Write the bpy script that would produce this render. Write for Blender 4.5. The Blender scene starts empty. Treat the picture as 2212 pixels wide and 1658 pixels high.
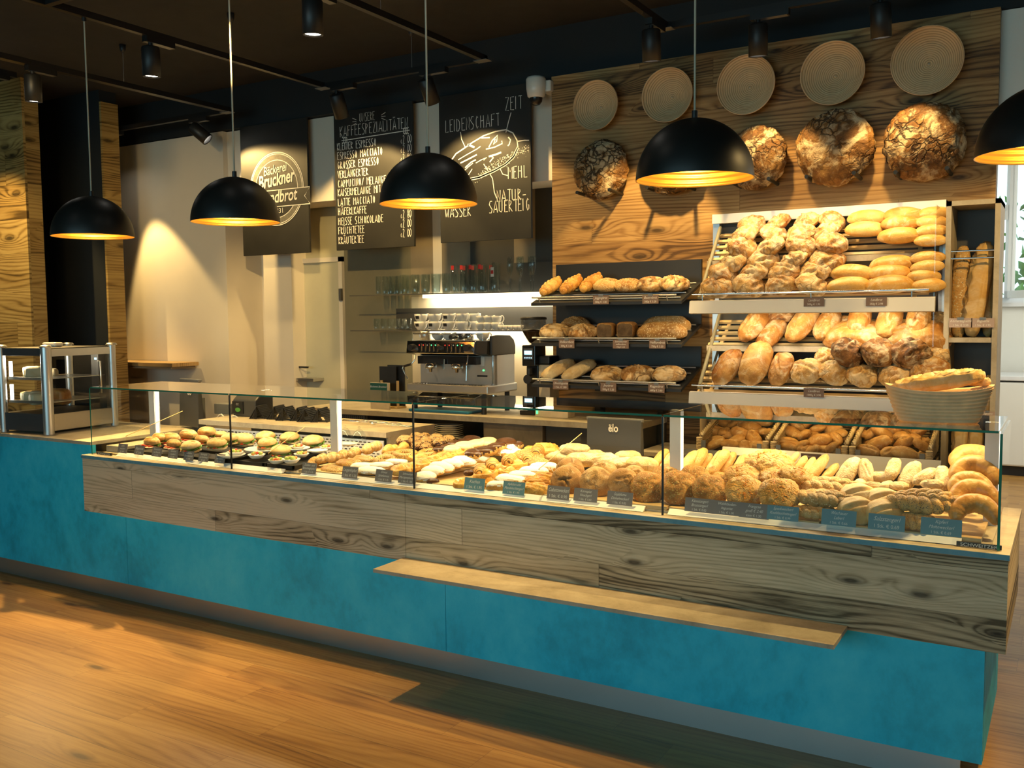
import bpy, math, random
import numpy as np
from mathutils import Vector, Matrix, Euler, noise

S = bpy.context.scene
COL = S.collection
rnd = random.Random(7)
PI = math.pi

# ------------------------------------------------------------------ camera
FPX, YAW, PITCH, ROLL = 2030.566, .5373121, .0725951, -.0092478
IW, IH = 2212, 1658
CAM = Vector((0, 0, 1.7))
fwd = Vector((-math.sin(YAW) * math.cos(PITCH), math.cos(YAW) * math.cos(PITCH), -math.sin(PITCH)))
_r = Vector((math.cos(YAW), math.sin(YAW), 0))
_u = _r.cross(fwd)
right = math.cos(ROLL) * _r + math.sin(ROLL) * _u
up = -math.sin(ROLL) * _r + math.cos(ROLL) * _u
cd = bpy.data.cameras.new('camera')
cd.sensor_width = 36
cd.sensor_fit = 'HORIZONTAL'
cd.lens = FPX / IW * 36
cd.clip_start = .05
cam = bpy.data.objects.new('camera', cd)
COL.objects.link(cam)
cam.matrix_world = Matrix(((right.x, up.x, -fwd.x, 0), (right.y, up.y, -fwd.y, 0), (right.z, up.z, -fwd.z, 1.7), (0, 0, 0, 1)))
S.camera = cam

# ------------------------------------------------------------------ colour management, world, daylight
S.view_settings.view_transform = 'Standard'
S.view_settings.look = 'None'
S.view_settings.gamma = 1
S.view_settings.use_curve_mapping = False
S.view_settings.exposure = 0.42
S.cycles.use_denoising = True
S.cycles.max_bounces = 8
S.cycles.diffuse_bounces = 3
S.cycles.glossy_bounces = 3
S.cycles.transmission_bounces = 4
S.cycles.transparent_max_bounces = 16
S.cycles.caustics_reflective = False
S.cycles.caustics_refractive = False
S.cycles.sample_clamp_indirect = 3
S.cycles.sample_clamp_direct = 0
S.cycles.use_light_tree = True

WORLD_COL = (.70, .95, 1.0)
WORLD_STR = 1.3
w = bpy.data.worlds.new('world')
S.world = w
w.use_nodes = True
w.node_tree.nodes['Background'].inputs['Color'].default_value = WORLD_COL + (1,)
w.node_tree.nodes['Background'].inputs['Strength'].default_value = WORLD_STR

WARM = (1.0, .58, .18)
WARMW = (1.0, .66, .24)
NEUT2 = (1.0, .83, .55)


def area_light(name, loc, size, energy, col, aim, portal=False, spread=None):
    l = bpy.data.lights.new(name, 'AREA')
    l.shape = 'RECTANGLE'
    l.size, l.size_y = size
    l.energy = energy
    l.color = col
    if spread:
        l.spread = spread
    o = bpy.data.objects.new(name, l)
    COL.objects.link(o)
    o.location = loc
    o.rotation_euler = (Vector(aim) - Vector(loc)).to_track_quat('-Z', 'Y').to_euler()
    if portal:
        l.cycles.is_portal = True
    return o


# added cool fill for unseen shop-front daylight, set before a solid wall
area_light('shop_front_fill', (-2.4, -3.95, 1.7), (7.0, 2.6), 150, (.48, .88, 1.0), (-2.4, 4, .9))
# daylight from the window of the back room
area_light('back_room_daylight', (1.9, 9.0, 2.6), (1.6, 1.6), 70, (1, .97, .84), (0.0, 9.5, 1.2))


def ray(px, py):
    return fwd + right * ((px - IW / 2) / FPX) - up * ((py - IH / 2) / FPX)


def at(px, py, Y):
    d = ray(px, py)
    return CAM + d * (Y / d.y)


def atz(px, py, z):
    d = ray(px, py)
    return CAM + d * ((z - 1.7) / d.z)


def mpp(P):
    return (P - CAM).dot(fwd) / FPX


# ------------------------------------------------------------------ materials
class NT:
    def __init__(self, name):
        self.m = bpy.data.materials.new(name)
        self.m.use_nodes = True
        self.t = self.m.node_tree
        self.t.nodes.clear()
        self.out = self.t.nodes.new('ShaderNodeOutputMaterial')

    def n(self, typ, ins=None, **props):
        nd = self.t.nodes.new('ShaderNode' + typ)
        for k, v in props.items():
            setattr(nd, k, v)
        for k, v in (ins or {}).items():
            self.set(nd.inputs[k], v)
        return nd

    def set(self, sock, v):
        if isinstance(v, bpy.types.NodeSocket):
            self.t.links.new(v, sock)
        elif isinstance(v, bpy.types.Node):
            self.t.links.new(v.outputs[0], sock)
        else:
            if isinstance(v, tuple) and len(v) == 3 and sock.type == 'RGBA':
                v = v + (1,)
            sock.default_value = v

    def math(self, op, a, b=0.0, c=0.0, clamp=False):
        nd = self.n('Math', {0: a, 1: b, 2: c}, operation=op)
        nd.use_clamp = clamp
        return nd.outputs[0]

    def ramp(self, fac, stops, interp='LINEAR'):
        nd = self.n('ValToRGB', {0: fac})
        cr = nd.color_ramp
        cr.interpolation = interp
        while len(cr.elements) < len(stops):
            cr.elements.new(.5)
        for e, (p, c) in zip(cr.elements, stops):
            e.position = p
            e.color = (c + (1,)) if isinstance(c, tuple) else (c, c, c, 1)
        return nd.outputs[0]

    def mix(self, fac, a, b, blend='MIX'):
        nd = self.n('Mix', data_type='RGBA', blend_type=blend)
        self.set(nd.inputs[0], fac)
        self.set(nd.inputs[6], a)
        self.set(nd.inputs[7], b)
        return nd.outputs[2]

    def coord(self, scale=(1, 1, 1), rnd_off=False, kind='Object'):
        tc = self.n('TexCoord')
        v = tc.outputs[kind]
        if rnd_off:
            oi = self.n('ObjectInfo')
            off = self.math('MULTIPLY', oi.outputs['Random'], 37.0)
            v = self.n('VectorMath', {0: v, 1: off}, operation='ADD').outputs[0]
        return self.n('Mapping', {'Vector': v, 'Scale': scale}).outputs[0]

    def noise(self, vec, scale, detail=4, rough=.55, dist=0.0):
        return self.n('TexNoise', {'Vector': vec, 'Scale': scale, 'Detail': detail, 'Roughness': rough, 'Distortion': dist}).outputs[0]

    def bsdf(self, col, rough=.5, metal=0.0, bump=None, bstr=.3, bdist=.01, spec=.5, coat=0.0):
        b = self.n('BsdfPrincipled', {'Base Color': col, 'Roughness': rough, 'Metallic': metal, 'Specular IOR Level': spec, 'Coat Weight': coat})
        if bump is not None:
            bp = self.n('Bump', {'Height': bump, 'Strength': bstr, 'Distance': bdist})
            self.t.links.new(bp.outputs[0], b.inputs['Normal'])
        self.t.links.new(b.outputs[0], self.out.inputs[0])
        return self.m


def plain(name, col, rough=.5, metal=0.0, vary=.08, scale=6.0, bstr=0.0, spec=.5, coat=0.0):
    """a plain paint, plastic or metal with a little procedural variation"""
    t = NT(name)
    n = t.noise(t.coord(), scale, 3)
    f = t.ramp(n, [(.3, 1 - vary), (.7, 1 + vary)])
    c = t.mix(1.0, col, f, 'MULTIPLY')
    r = t.math('ADD', t.math('MULTIPLY', n, .1), rough - .05)
    return t.bsdf(c, r, metal, n if bstr else None, bstr, .002, spec, coat)


def emit(name, col, strength):
    t = NT(name)
    e = t.n('Emission', {'Color': col, 'Strength': strength})
    t.t.links.new(e.outputs[0], t.out.inputs[0])
    return t.m


def glass(name, tint=(.97, .98, .97), gloss=1.0, ior=1.5):
    """thin pane glass: clear, with a mirror reflection on the outer side of each face"""
    t = NT(name)
    fr = t.n('Fresnel', {'IOR': ior})
    geo = t.n('NewGeometry')
    fac = t.math('MULTIPLY', fr.outputs[0], t.math('SUBTRACT', 1.0, geo.outputs['Backfacing']))
    fac = t.math('MULTIPLY', fac, gloss)
    tr = t.n('BsdfTransparent', {'Color': tint})
    gl = t.n('BsdfGlossy', {'Color': (1, 1, 1), 'Roughness': .0})
    mx = t.n('MixShader', {0: fac, 1: tr.outputs[0], 2: gl.outputs[0]})
    t.t.links.new(mx.outputs[0], t.out.inputs[0])
    return t.m


def wood(name, cols, planks=.14, scale=1.0, rough=.6, axis='X', knots=1.0, bstr=.25, tone=.25, length=1.9, contrast=1.0):
    """boards along X (grain in the X-Z plane, or X-Y for a floor): planks, cathedral grain, fibres and knots"""
    t = NT(name)
    s = t.n('SeparateXYZ', {0: t.n('TexCoord').outputs['Object']})
    ix, iz = {'X': (0, 2), 'F': (0, 1), 'Y': (1, 2)}[axis]
    x, z = s.outputs[ix], s.outputs[iz]
    row = t.math('FLOOR', t.math('DIVIDE', z, planks))
    wn = t.n('TexWhiteNoise', {'W': row}, noise_dimensions='1D').outputs[0]
    xs = t.math('ADD', x, t.math('MULTIPLY', wn, 13.7))
    seg = t.math('FLOOR', t.math('DIVIDE', xs, length))
    wn2 = t.n('TexWhiteNoise', {'W': t.math('ADD', t.math('MULTIPLY', row, 3.17), seg)}, noise_dimensions='1D').outputs[0]
    yy = t.math('MULTIPLY', wn2, 40.0)
    vec = lambda sx, sz: t.n('CombineXYZ', {0: t.math('MULTIPLY', xs, sx), 1: yy, 2: t.math('MULTIPLY', z, sz)}).outputs[0]
    # knots, a third of the cells of a 2D scatter
    vk = t.n('CombineXYZ', {0: t.math('MULTIPLY', xs, 2.1 / scale), 1: t.math('MULTIPLY', z, 7.0 / scale)}).outputs[0]
    vor = t.n('TexVoronoi', {'Vector': vk, 'Scale': 1.0, 'Randomness': 1.0}, feature='F1', voronoi_dimensions='2D')
    dk = vor.outputs['Distance']
    pick = t.math('LESS_THAN', t.n('SeparateColor', {0: vor.outputs['Color']}).outputs[0], .42 * knots)
    near = t.math('MULTIPLY', t.math('POWER', t.math('SUBTRACT', 1.0, t.math('MULTIPLY', dk, 1.5), clamp=True), 2.0), pick)
    # growth rings: a slowly wandering phase gives flat arches
    warp = t.noise(vec(.55 / scale, 3.4 / scale), 1.0, 2, .4)
    warp2 = t.noise(vec(1.6 / scale, 9.0 / scale), 1.0, 2, .5)
    ph = t.math('ADD', t.math('ADD', t.math('MULTIPLY', warp, 80.0), t.math('MULTIPLY', warp2, 14.0)), t.math('MULTIPLY', near, 26.0))
    ph = t.math('ADD', ph, t.math('MULTIPLY', z, 240.0 / scale))
    rings = t.math('POWER', t.math('ADD', t.math('MULTIPLY', t.math('SINE', ph), .5), .5), 2.2)
    rmod = t.noise(vec(.9 / scale, 5.0 / scale), 1.3, 2)
    fine = t.noise(vec(3.0, 170.0), 1.0, 4, .7)
    mid = t.noise(vec(1.3, 38.0), 1.0, 4, .65)
    blot = t.noise(vec(.9 / scale, 6.5 / scale), 1.2, 5, .65)
    f = t.math('ADD', t.math('MULTIPLY', blot, .62), t.math('ADD', t.math('MULTIPLY', fine, .30), t.math('MULTIPLY', mid, .36)))
    f = t.math('SUBTRACT', f, t.math('MULTIPLY', t.math('MULTIPLY', rings, rmod), .34 * contrast))
    f = t.math('ADD', f, t.math('MULTIPLY', t.math('SUBTRACT', wn2, .5), tone))
    col = t.ramp(f, [(.36, cols[0]), (.54, cols[1]), (.76, cols[2])])
    kn = t.math('MULTIPLY', t.ramp(dk, [(.05, 1.0), (.115, .35), (.2, 0.0)]), pick)
    col = t.mix(t.math('MULTIPLY', kn, .85), col, tuple(c * .28 for c in cols[0]))
    fr = t.math('FRACT', t.math('DIVIDE', z, planks))
    jt = t.math('LESS_THAN', fr, .012)
    fx = t.math('FRACT', t.math('DIVIDE', xs, length))
    jt = t.math('MAXIMUM', jt, t.math('LESS_THAN', fx, .0012))
    col = t.mix(t.math('MULTIPLY', jt, .6), col, tuple(c * .3 for c in cols[0]))
    return t.bsdf(col, rough, 0, f, bstr, .004, .35)


M = {}
M['floor'] = wood('oak_floor', [(.17, .075, .016), (.36, .18, .043), (.50, .285, .085)], .19, 1.3, .38, 'F', .12, .10, .10, 1.25, .55)
M['counter_wood'] = wood('weathered_boards', [(.12, .085, .043), (.50, .38, .225), (.76, .61, .40)], .165, .8, .65, 'X', 1.0, .35, .32, 2.3, .8)
M['wall_wood'] = wood('brown_wall_boards', [(.085, .040, .012), (.29, .155, .052), (.47, .29, .115)], .155, 1.1, .6, 'X', .8, .3, .26, 1.9, 1.0)
M['pillar_wood'] = wood('pillar_boards', [(.085, .050, .012), (.30, .19, .055), (.48, .34, .12)], .28, 1.3, .6, 'X', .9, .3, .22, 1.9, 1.2)
M['pillar_wood_side'] = wood('pillar_boards_side', [(.10, .055, .012), (.34, .21, .06), (.50, .34, .11)], .28, 1.2, .6, 'Y', .6, .3, .22, 1.9, 1.0)
M['shelf_wood'] = wood('pale_board', [(.35, .22, .09), (.5, .33, .15), (.6, .42, .2)], .4, 1, .5, 'F', .0, .1, .1)
M['slat_wood'] = wood('beech_slats', [(.42, .27, .12), (.60, .42, .20), (.72, .54, .28)], .5, .6, .45, 'F', .0, .1, .1, 1.9, .4)


def concrete(name, c0, c1, c2, scale=2.2):
    t = NT(name)
    v = t.coord((1, 1, .75))
    a = t.noise(v, scale, 6, .62, .4)
    b = t.noise(v, scale * 9, 4, .7)
    f = t.math('ADD', t.math('MULTIPLY', a, .78), t.math('MULTIPLY', b, .26))
    col = t.ramp(f, [(.36, c0), (.52, c1), (.70, c2)])
    return t.bsdf(col, .55, 0, b, .06, .002, .4)


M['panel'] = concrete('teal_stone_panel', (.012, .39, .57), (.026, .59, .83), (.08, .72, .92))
M['stone'] = concrete('beige_stone_slab', (.36, .30, .21), (.47, .40, .29), (.56, .49, .37), 7)
M['stone_dark'] = concrete('grey_stone_front', (.16, .13, .09), (.23, .19, .13), (.30, .25, .18), 5)
M['stone_edge'] = concrete('blue_grey_slab_edge', (.10, .26, .33), (.14, .33, .40), (.2, .38, .44), 7)
M['plinth'] = plain('brushed_plinth', (.50, .53, .54), .42, .9, .01)
M['white_wall'] = plain('white_wall_paint', (.74, .68, .58), .85, 0, .03, 3)
M['back_wall'] = plain('back_room_white', (.80, .80, .75), .85, 0, .02, 3)
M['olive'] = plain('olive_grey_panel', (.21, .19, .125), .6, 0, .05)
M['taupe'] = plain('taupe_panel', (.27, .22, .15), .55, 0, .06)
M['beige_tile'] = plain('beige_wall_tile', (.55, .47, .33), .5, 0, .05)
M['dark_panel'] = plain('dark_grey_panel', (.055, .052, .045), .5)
M['door'] = plain('pale_door', (.56, .54, .40), .55, 0, .03)
M['ceiling'] = plain('charcoal_ceiling', (.022, .022, .021), .85, 0, .25, 9)
M['black_wall'] = plain('black_blue_paint', (.012, .015, .017), .75)
M['black'] = plain('matte_black', (.012, .012, .012), .45)
M['black_gloss'] = plain('gloss_black', (.012, .012, .013), .22)
M['lamp_black'] = plain('satin_black_lacquer', (.010, .010, .009), .42, 0, .05, 6, 0, .5)
M['track'] = plain('black_track', (.010, .010, .010), .4)
M['chalk_black'] = plain('chalkboard_black', (.013, .012, .0095), .62, 0, .3, 5)
M['chalk'] = plain('white_chalk', (.85, .82, .74), .8)
M['chalk_grey'] = plain('grey_chalk', (.16, .15, .12), .8, 0, .3, 40)
M['steel'] = plain('brushed_steel', (.60, .58, .54), .36, 1.0, .02, 14)
M['chrome'] = plain('chrome', (.8, .8, .8), .08, 1.0, .02)
M['alu'] = plain('satin_aluminium', (.66, .66, .66), .34, .9, .03)
M['alu_rail'] = plain('pale_aluminium_rail', (.80, .78, .74), .45, .05, .02)
M['white_plastic'] = plain('white_plastic', (.78, .80, .82), .4, 0, .02)
M['white'] = plain('white_glaze', (.80, .77, .70), .25, 0, .02)
M['grey_plastic'] = plain('grey_plastic', (.16, .17, .18), .4)
M['pos_grey'] = plain('charcoal_casing', (.055, .057, .06), .45)
M['blue_tray'] = plain('blue_plastic', (.01, .16, .30), .4)
M['tag'] = plain('grey_card', (.22, .20, .195), .65)
M['tag_blue'] = plain('slate_blue_card', (.13, .28, .34), .5)
M['tag_brown'] = plain('brown_card', (.20, .13, .10), .6)
M['tag_pink'] = plain('faded_pink_card', (.45, .33, .28), .6)
M['ink'] = plain('white_print', (.85, .83, .78), .7)
M['gold'] = plain('gold_lining', (.90, .52, .10), .33, .85, .05)
M['cable'] = plain('fabric_cable', (.52, .46, .34), .6)
M['glass'] = glass('clear_pane')
M['glass_top'] = glass('clear_top_pane', (.96, .975, .965), 1.5)
M['glass_edge'] = plain('green_glass_edge', (.02, .20, .13), .15)
M['glass_cup'] = glass('drinking_glass', (.90, .94, .95), 1.0, 1.6)
M['acrylic'] = glass('acrylic_guard', (.97, .97, .95), .8)
M['smoke_glass'] = glass('smoked_hopper', (.55, .55, .55))
M['beans'] = plain('coffee_beans', (.06, .028, .012), .4, 0, .6, 90, .5)
M['red'] = plain('red_print', (.65, .03, .02), .5)
M['green'] = plain('green_leaf', (.10, .36, .06), .5, 0, .3)
M['dgreen'] = plain('dark_green_print', (.01, .10, .07), .5)
M['pine'] = plain('pine_rod', (.62, .42, .16), .5)
M['paper'] = plain('cream_paper', (.68, .55, .36), .7, 0, .15, 12)
M['lens'] = emit('spot_lens', (1, .93, .80), 14)
M['bulb'] = emit('bulb', (1, .80, .45), 4)
M['led_soft'] = emit('led_bar', (1, .90, .70), 1.3)
M['led'] = emit('led_strip', (1, .86, .58), 3)
M['led_cool'] = emit('led_display', (.35, .75, 1), 2.5)
M['led_green'] = emit('green_pilot', (.1, 1, .25), 2)
M['led_red'] = emit('red_pilot', (1, .06, .03), 1.2)
M['case_lamp'] = emit('case_lamp', (1, .95, .85), 9)
M['foliage'] = plain('garden_leaves', (.10, .26, .05), .6, 0, .5, 5)
M['rattan'] = plain('rattan', (.56, .42, .23), .6, 0, .2, 60, .3)
M['rattan_dark'] = plain('dark_wicker', (.36, .25, .12), .6, 0, .3, 80, .4)
def cane(name, c0, c1):
    t = NT(name)
    v = t.coord()
    wv = t.n('TexWave', {'Vector': v, 'Scale': 30.0, 'Distortion': .25, 'Detail': 1.0}, wave_type='RINGS', rings_direction='Z').outputs[1]
    n = t.noise(v, 18, 3)
    col = t.ramp(t.math('ADD', t.math('MULTIPLY', wv, .8), t.math('MULTIPLY', n, .25)), [(.12, c0), (.55, c1)])
    return t.bsdf(col, .65, 0, wv, .3, .003, .3)


M['banneton'] = cane('proofing_cane', (.42, .27, .13), (.72, .51, .29))
M['banneton_oval'] = plain('oval_basket_cane', (.84, .55, .29), .65, 0, .12, 20)


# ------------------------------------------------------------------ mesh building
class MB:
    def __init__(self):
        self.v, self.f, self.mi, self.sm = [], [], [], []

    def add(self, vs, fs, mi=0, smooth=False):
        b = len(self.v)
        self.v += [tuple(p) for p in vs]
        for f in fs:
            self.f.append([b + i for i in f])
            self.mi.append(mi)
            self.sm.append(smooth)
        return self

    def box(self, lo, hi, mi=0, M4=None):
        x0, y0, z0 = lo
        x1, y1, z1 = hi
        vs = [Vector(p) for p in ((x0, y0, z0), (x1, y0, z0), (x1, y1, z0), (x0, y1, z0), (x0, y0, z1), (x1, y0, z1), (x1, y1, z1), (x0, y1, z1))]
        if M4 is not None:
            vs = [M4 @ p for p in vs]
        return self.add(vs, [(0, 3, 2, 1), (4, 5, 6, 7), (0, 1, 5, 4), (1, 2, 6, 5), (2, 3, 7, 6), (3, 0, 4, 7)], mi)

    def cbox(self, c, s, mi=0, M4=None):
        return self.box([c[i] - s[i] / 2 for i in range(3)], [c[i] + s[i] / 2 for i in range(3)], mi, M4)

    def tube(self, pts, r, n=8, mi=0, caps=True, closed=False):
        pts = [Vector(p) for p in pts]
        rs = r if isinstance(r, (list, tuple)) else [r] * len(pts)
        rings = []
        prev = None
        N = len(pts)
        for i, p in enumerate(pts):
            a = pts[(i - 1) % N] if (closed or i > 0) else p
            c = pts[(i + 1) % N] if (closed or i < N - 1) else p
            d = (c - a).normalized()
            if prev is None:
                x = d.orthogonal().normalized()
            else:
                x = (prev - d * prev.dot(d))
                x = x.normalized() if x.length > 1e-6 else d.orthogonal().normalized()
            prev = x
            y = d.cross(x)
            rings.append([p + (x * math.cos(2 * PI * k / n) + y * math.sin(2 * PI * k / n)) * rs[i] for k in range(n)])
        vs = [q for rg in rings for q in rg]
        fs = []
        for i in range(N if closed else N - 1):
            j = (i + 1) % N
            for k in range(n):
                fs.append((i * n + k, i * n + (k + 1) % n, j * n + (k + 1) % n, j * n + k))
        self.add(vs, fs, mi, True)
        if caps and not closed:
            self.add(rings[0], [tuple(range(n - 1, -1, -1))], mi)
            self.add(rings[-1], [tuple(range(n))], mi)
        return self

    def cyl(self, p0, p1, r0, r1=None, n=20, mi=0, caps=True):
        return self.tube([p0, p1], [r0, r0 if r1 is None else r1], n, mi, caps)

    def lathe(self, prof, n=32, mi=0, c=(0, 0, 0), smooth=True, M4=None):
        vs = []
        for r, z in prof:
            for k in range(n):
                a = 2 * PI * k / n
                p = Vector((c[0] + r * math.cos(a), c[1] + r * math.sin(a), c[2] + z))
                vs.append(M4 @ p if M4 is not None else p)
        fs = []
        for i in range(len(prof) - 1):
            for k in range(n):
                fs.append((i * n + k, i * n + (k + 1) % n, (i + 1) * n + (k + 1) % n, (i + 1) * n + k))
        return self.add(vs, fs, mi, smooth)

    def extr(self, poly, axis, a, b, mi=0):
        """polygon in the two other axes pushed along an axis from a to b"""
        def pt(u, v, w):
            return (w, u, v) if axis == 'x' else (u, w, v) if axis == 'y' else (u, v, w)
        n = len(poly)
        vs = [pt(u, v, a) for u, v in poly] + [pt(u, v, b) for u, v in poly]
        fs = [tuple(range(n)), tuple(range(2 * n - 1, n - 1, -1))] + [(i, n + i, n + (i + 1) % n, (i + 1) % n) for i in range(n)]
        return self.add(vs, fs, mi)

    def ell(self, c, r, n=20, m=12, mi=0, M4=None):
        vs, fs = [], []
        for j in range(m + 1):
            t = PI * j / m
            for k in range(n):
                a = 2 * PI * k / n
                p = Vector((r[0] * math.sin(t) * math.cos(a), r[1] * math.sin(t) * math.sin(a), -r[2] * math.cos(t)))
                if M4 is not None:
                    p = M4 @ p
                vs.append(p + Vector(c))
        for j in range(m):
            for k in range(n):
                fs.append((j * n + k, j * n + (k + 1) % n, (j + 1) * n + (k + 1) % n, (j + 1) * n + k))
        return self.add(vs, fs, mi, True)

    def mesh(self, name, mats):
        me = bpy.data.meshes.new(name)
        me.from_pydata(self.v, [], self.f)
        for m_ in mats:
            me.materials.append(m_)
        me.polygons.foreach_set('material_index', self.mi)
        me.polygons.foreach_set('use_smooth', self.sm)
        me.validate()
        me.update()
        return me

    def build(self, name, mats, parent=None, loc=None, rot=None, bev=0.0):
        if not isinstance(mats, (list, tuple)):
            mats = [mats]
        mats = [M[x] if isinstance(x, str) else x for x in mats]
        o = bpy.data.objects.new(name, self.mesh(name, mats))
        COL.objects.link(o)
        if parent:
            o.parent = parent
        if loc is not None:
            o.location = loc
        if rot is not None:
            o.rotation_euler = rot
        if bev:
            b = o.modifiers.new('bevel', 'BEVEL')
            b.width = bev
            b.segments = 2
            b.limit_method = 'ANGLE'
        return o


def tag(o, label, cat, group=None, kind=None):
    o['label'] = label
    o['category'] = cat
    if group:
        o['group'] = group
    if kind:
        o['kind'] = kind
    return o


def struct(o, label, cat):
    return tag(o, label, cat, None, 'structure')


def thing(name, label, cat, loc=(0, 0, 0), rz=0.0, group=None):
    o = bpy.data.objects.new(name, None)
    o.empty_display_size = .05
    COL.objects.link(o)
    o.location = loc
    o.rotation_euler = (0, 0, rz)
    return tag(o, label, cat, group)


def copy_tree(o, parent=None, label=None):
    c = o.copy()
    COL.objects.link(c)
    c.parent = parent
    if label:
        c['label'] = label
    for ch in list(o.children):
        copy_tree(ch, c)
    return c


_tc = {}


def text_mesh(body, size, shear=0.0, align='CENTER', spacing=1.0, bold=0.0, line=1.0):
    key = (body, size, shear, align, spacing, bold)
    if key in _tc:
        return _tc[key]
    cu = bpy.data.curves.new('t', 'FONT')
    cu.body = body
    cu.size = size
    cu.shear = shear
    cu.align_x = align
    cu.space_character = spacing
    cu.space_line = line
    cu.offset = bold
    cu.resolution_u = 3
    ob = bpy.data.objects.new('t', cu)
    COL.objects.link(ob)
    dg = bpy.context.evaluated_depsgraph_get()
    me = bpy.data.meshes.new_from_object(ob.evaluated_get(dg))
    bpy.data.objects.remove(ob)
    bpy.data.curves.remove(cu)
    _tc[key] = me
    return me


def text(name, body, size, parent, loc, rot=(PI / 2, 0, 0), mat='ink', shear=0.0, align='CENTER', spacing=1.0, bold=0.0, line=1.0, sx=1.0):
    me = text_mesh(body, size, shear, align, spacing, bold, line).copy()
    me.materials.clear()
    me.materials.append(M[mat])
    o = bpy.data.objects.new(name, me)
    COL.objects.link(o)
    o.parent = parent
    o.location = loc
    o.rotation_euler = rot
    o.scale = (sx, 1, 1)
    return o

# ------------------------------------------------------------------ the room
CEIL = 3.64
b = MB().box((-12, -4, -.1), (6, 16, 0))
struct(b.build('floor', 'floor'), 'oak plank floor of the shop', 'floor')
b = MB().box((-12, -4, CEIL), (6, 5.95, CEIL + .12))
struct(b.build('ceiling', 'ceiling'), 'charcoal painted ceiling above the shop', 'ceiling')
BX = at(487, 500, 5.75).x                      # right corner of the white wall block
b = MB().box((-12, 5.75, 0), (BX, 6.3, 3.29))
struct(b.build('wall_left', 'white_wall'), 'white wall block lit by a spotlight, left of the chalkboards', 'wall')
ZB = 2.63
b = MB().box((BX, 5.80, ZB), (-2.95, 6.12, 3.29))
struct(b.build('wall_back', 'white_wall'), 'white bulkhead wall behind the hanging chalkboards', 'wall')
b = MB().box((-12, 5.745, 3.297), (3.2, 6.2, CEIL))
struct(b.build('wall_upper', 'black_wall'), 'black painted band of wall under the ceiling', 'wall')
# niche behind the coffee counter
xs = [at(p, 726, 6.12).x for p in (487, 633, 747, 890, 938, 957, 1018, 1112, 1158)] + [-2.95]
mats = ['white_wall', 'door', 'olive', 'taupe', 'white_wall', 'taupe', 'dark_panel', 'taupe', 'dark_panel']  # strips right of the olive one paint reflections in a glass wall
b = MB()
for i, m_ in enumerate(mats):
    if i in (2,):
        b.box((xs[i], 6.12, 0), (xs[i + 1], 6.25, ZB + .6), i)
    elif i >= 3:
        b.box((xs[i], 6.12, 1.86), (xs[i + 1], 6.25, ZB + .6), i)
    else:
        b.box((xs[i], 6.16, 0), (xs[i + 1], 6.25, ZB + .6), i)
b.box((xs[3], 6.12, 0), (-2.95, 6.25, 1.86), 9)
struct(b.build('wall_niche', mats + ['beige_tile']), 'niche wall behind the coffee machine with reflections painted as upright strips', 'wall')
px0, px1 = at(573, 726, 5.98).x, at(633, 726, 5.98).x
b = MB().box((px0, 5.98, 0), (px1, 6.16, ZB + .3))
struct(b.build('trim_1', 'white_wall'), 'white pier beside the pale door', 'pier')
# door in the niche
d0, d1 = at(634, 726, 6.14), at(741, 726, 6.14)
zt = at(690, 567, 6.14).z
dr = MB().box((d0.x + .02, 6.135, 0), (d1.x - .02, 6.165, zt)).build('door_1', 'door')
struct(dr, 'pale door in the niche left of the coffee counter', 'door')
b = MB()
b.box((d0.x - .01, 6.12, 0), (d0.x + .02, 6.165, zt + .04)).box((d1.x - .02, 6.12, 0), (d1.x + .02, 6.165, zt + .04)).box((d0.x - .01, 6.12, zt), (d1.x + .02, 6.165, zt + .04))
b.build('door_frame', 'white_wall', dr)
hp = at(738, 636, 6.12)
MB().box((hp.x - .012, 6.095, hp.z - .05), (hp.x + .012, 6.12, hp.z + .05)).build('door_hinge', 'steel', dr)

# wood wall with the loaves
WX0, WX1 = at(1192, 300, 5.68).x, at(2154, 300, 5.68).x
b = MB().box((WX0, 5.68, 0), (WX1, 5.80, 3.295))
struct(b.build('wall_wood', 'wall_wood'), 'brown board wall behind the bread racks', 'wall')
# back room on the right
b = MB().box((WX1, 5.74, 2.60), (3.2, 5.80, 3.29))
struct(b.build('wall_lintel', 'back_wall'), 'white lintel over the passage right of the board wall', 'wall')
b = MB().box((-1.3, 6.3, 0), (-1.2, 11.7, 4.2))
struct(b.build('wall_passage', 'back_wall'), 'white side wall of the back room', 'wall')
wy = 11.7
wa, wb = at(2100, 650, wy), at(2420, 650, wy)
wz0, wz1 = at(2180, 654, wy).z, at(2180, 300, wy).z
b = MB()
b.box((-1.3, wy, 0), (4, wy + .2, wz0)).box((-1.3, wy, wz1), (4, wy + .2, 5)).box((wb.x, wy, wz0), (4, wy + .2, wz1)).box((-1.3, wy, wz0), (wa.x, wy + .2, wz1))
struct(b.build('wall_far', 'back_wall'), 'white far wall of the back room with a window', 'wall')
b = MB().box((3.2, -4, 0), (3.4, 11.7, 4.2))
struct(b.build('wall_right', 'back_wall'), 'white right wall of the back room', 'wall')
b = MB().box((-1.3, 5.80, 4.2), (3.4, 11.9, 4.3))
struct(b.build('ceiling_back', 'back_wall'), 'white ceiling of the back room', 'ceiling')
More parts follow.
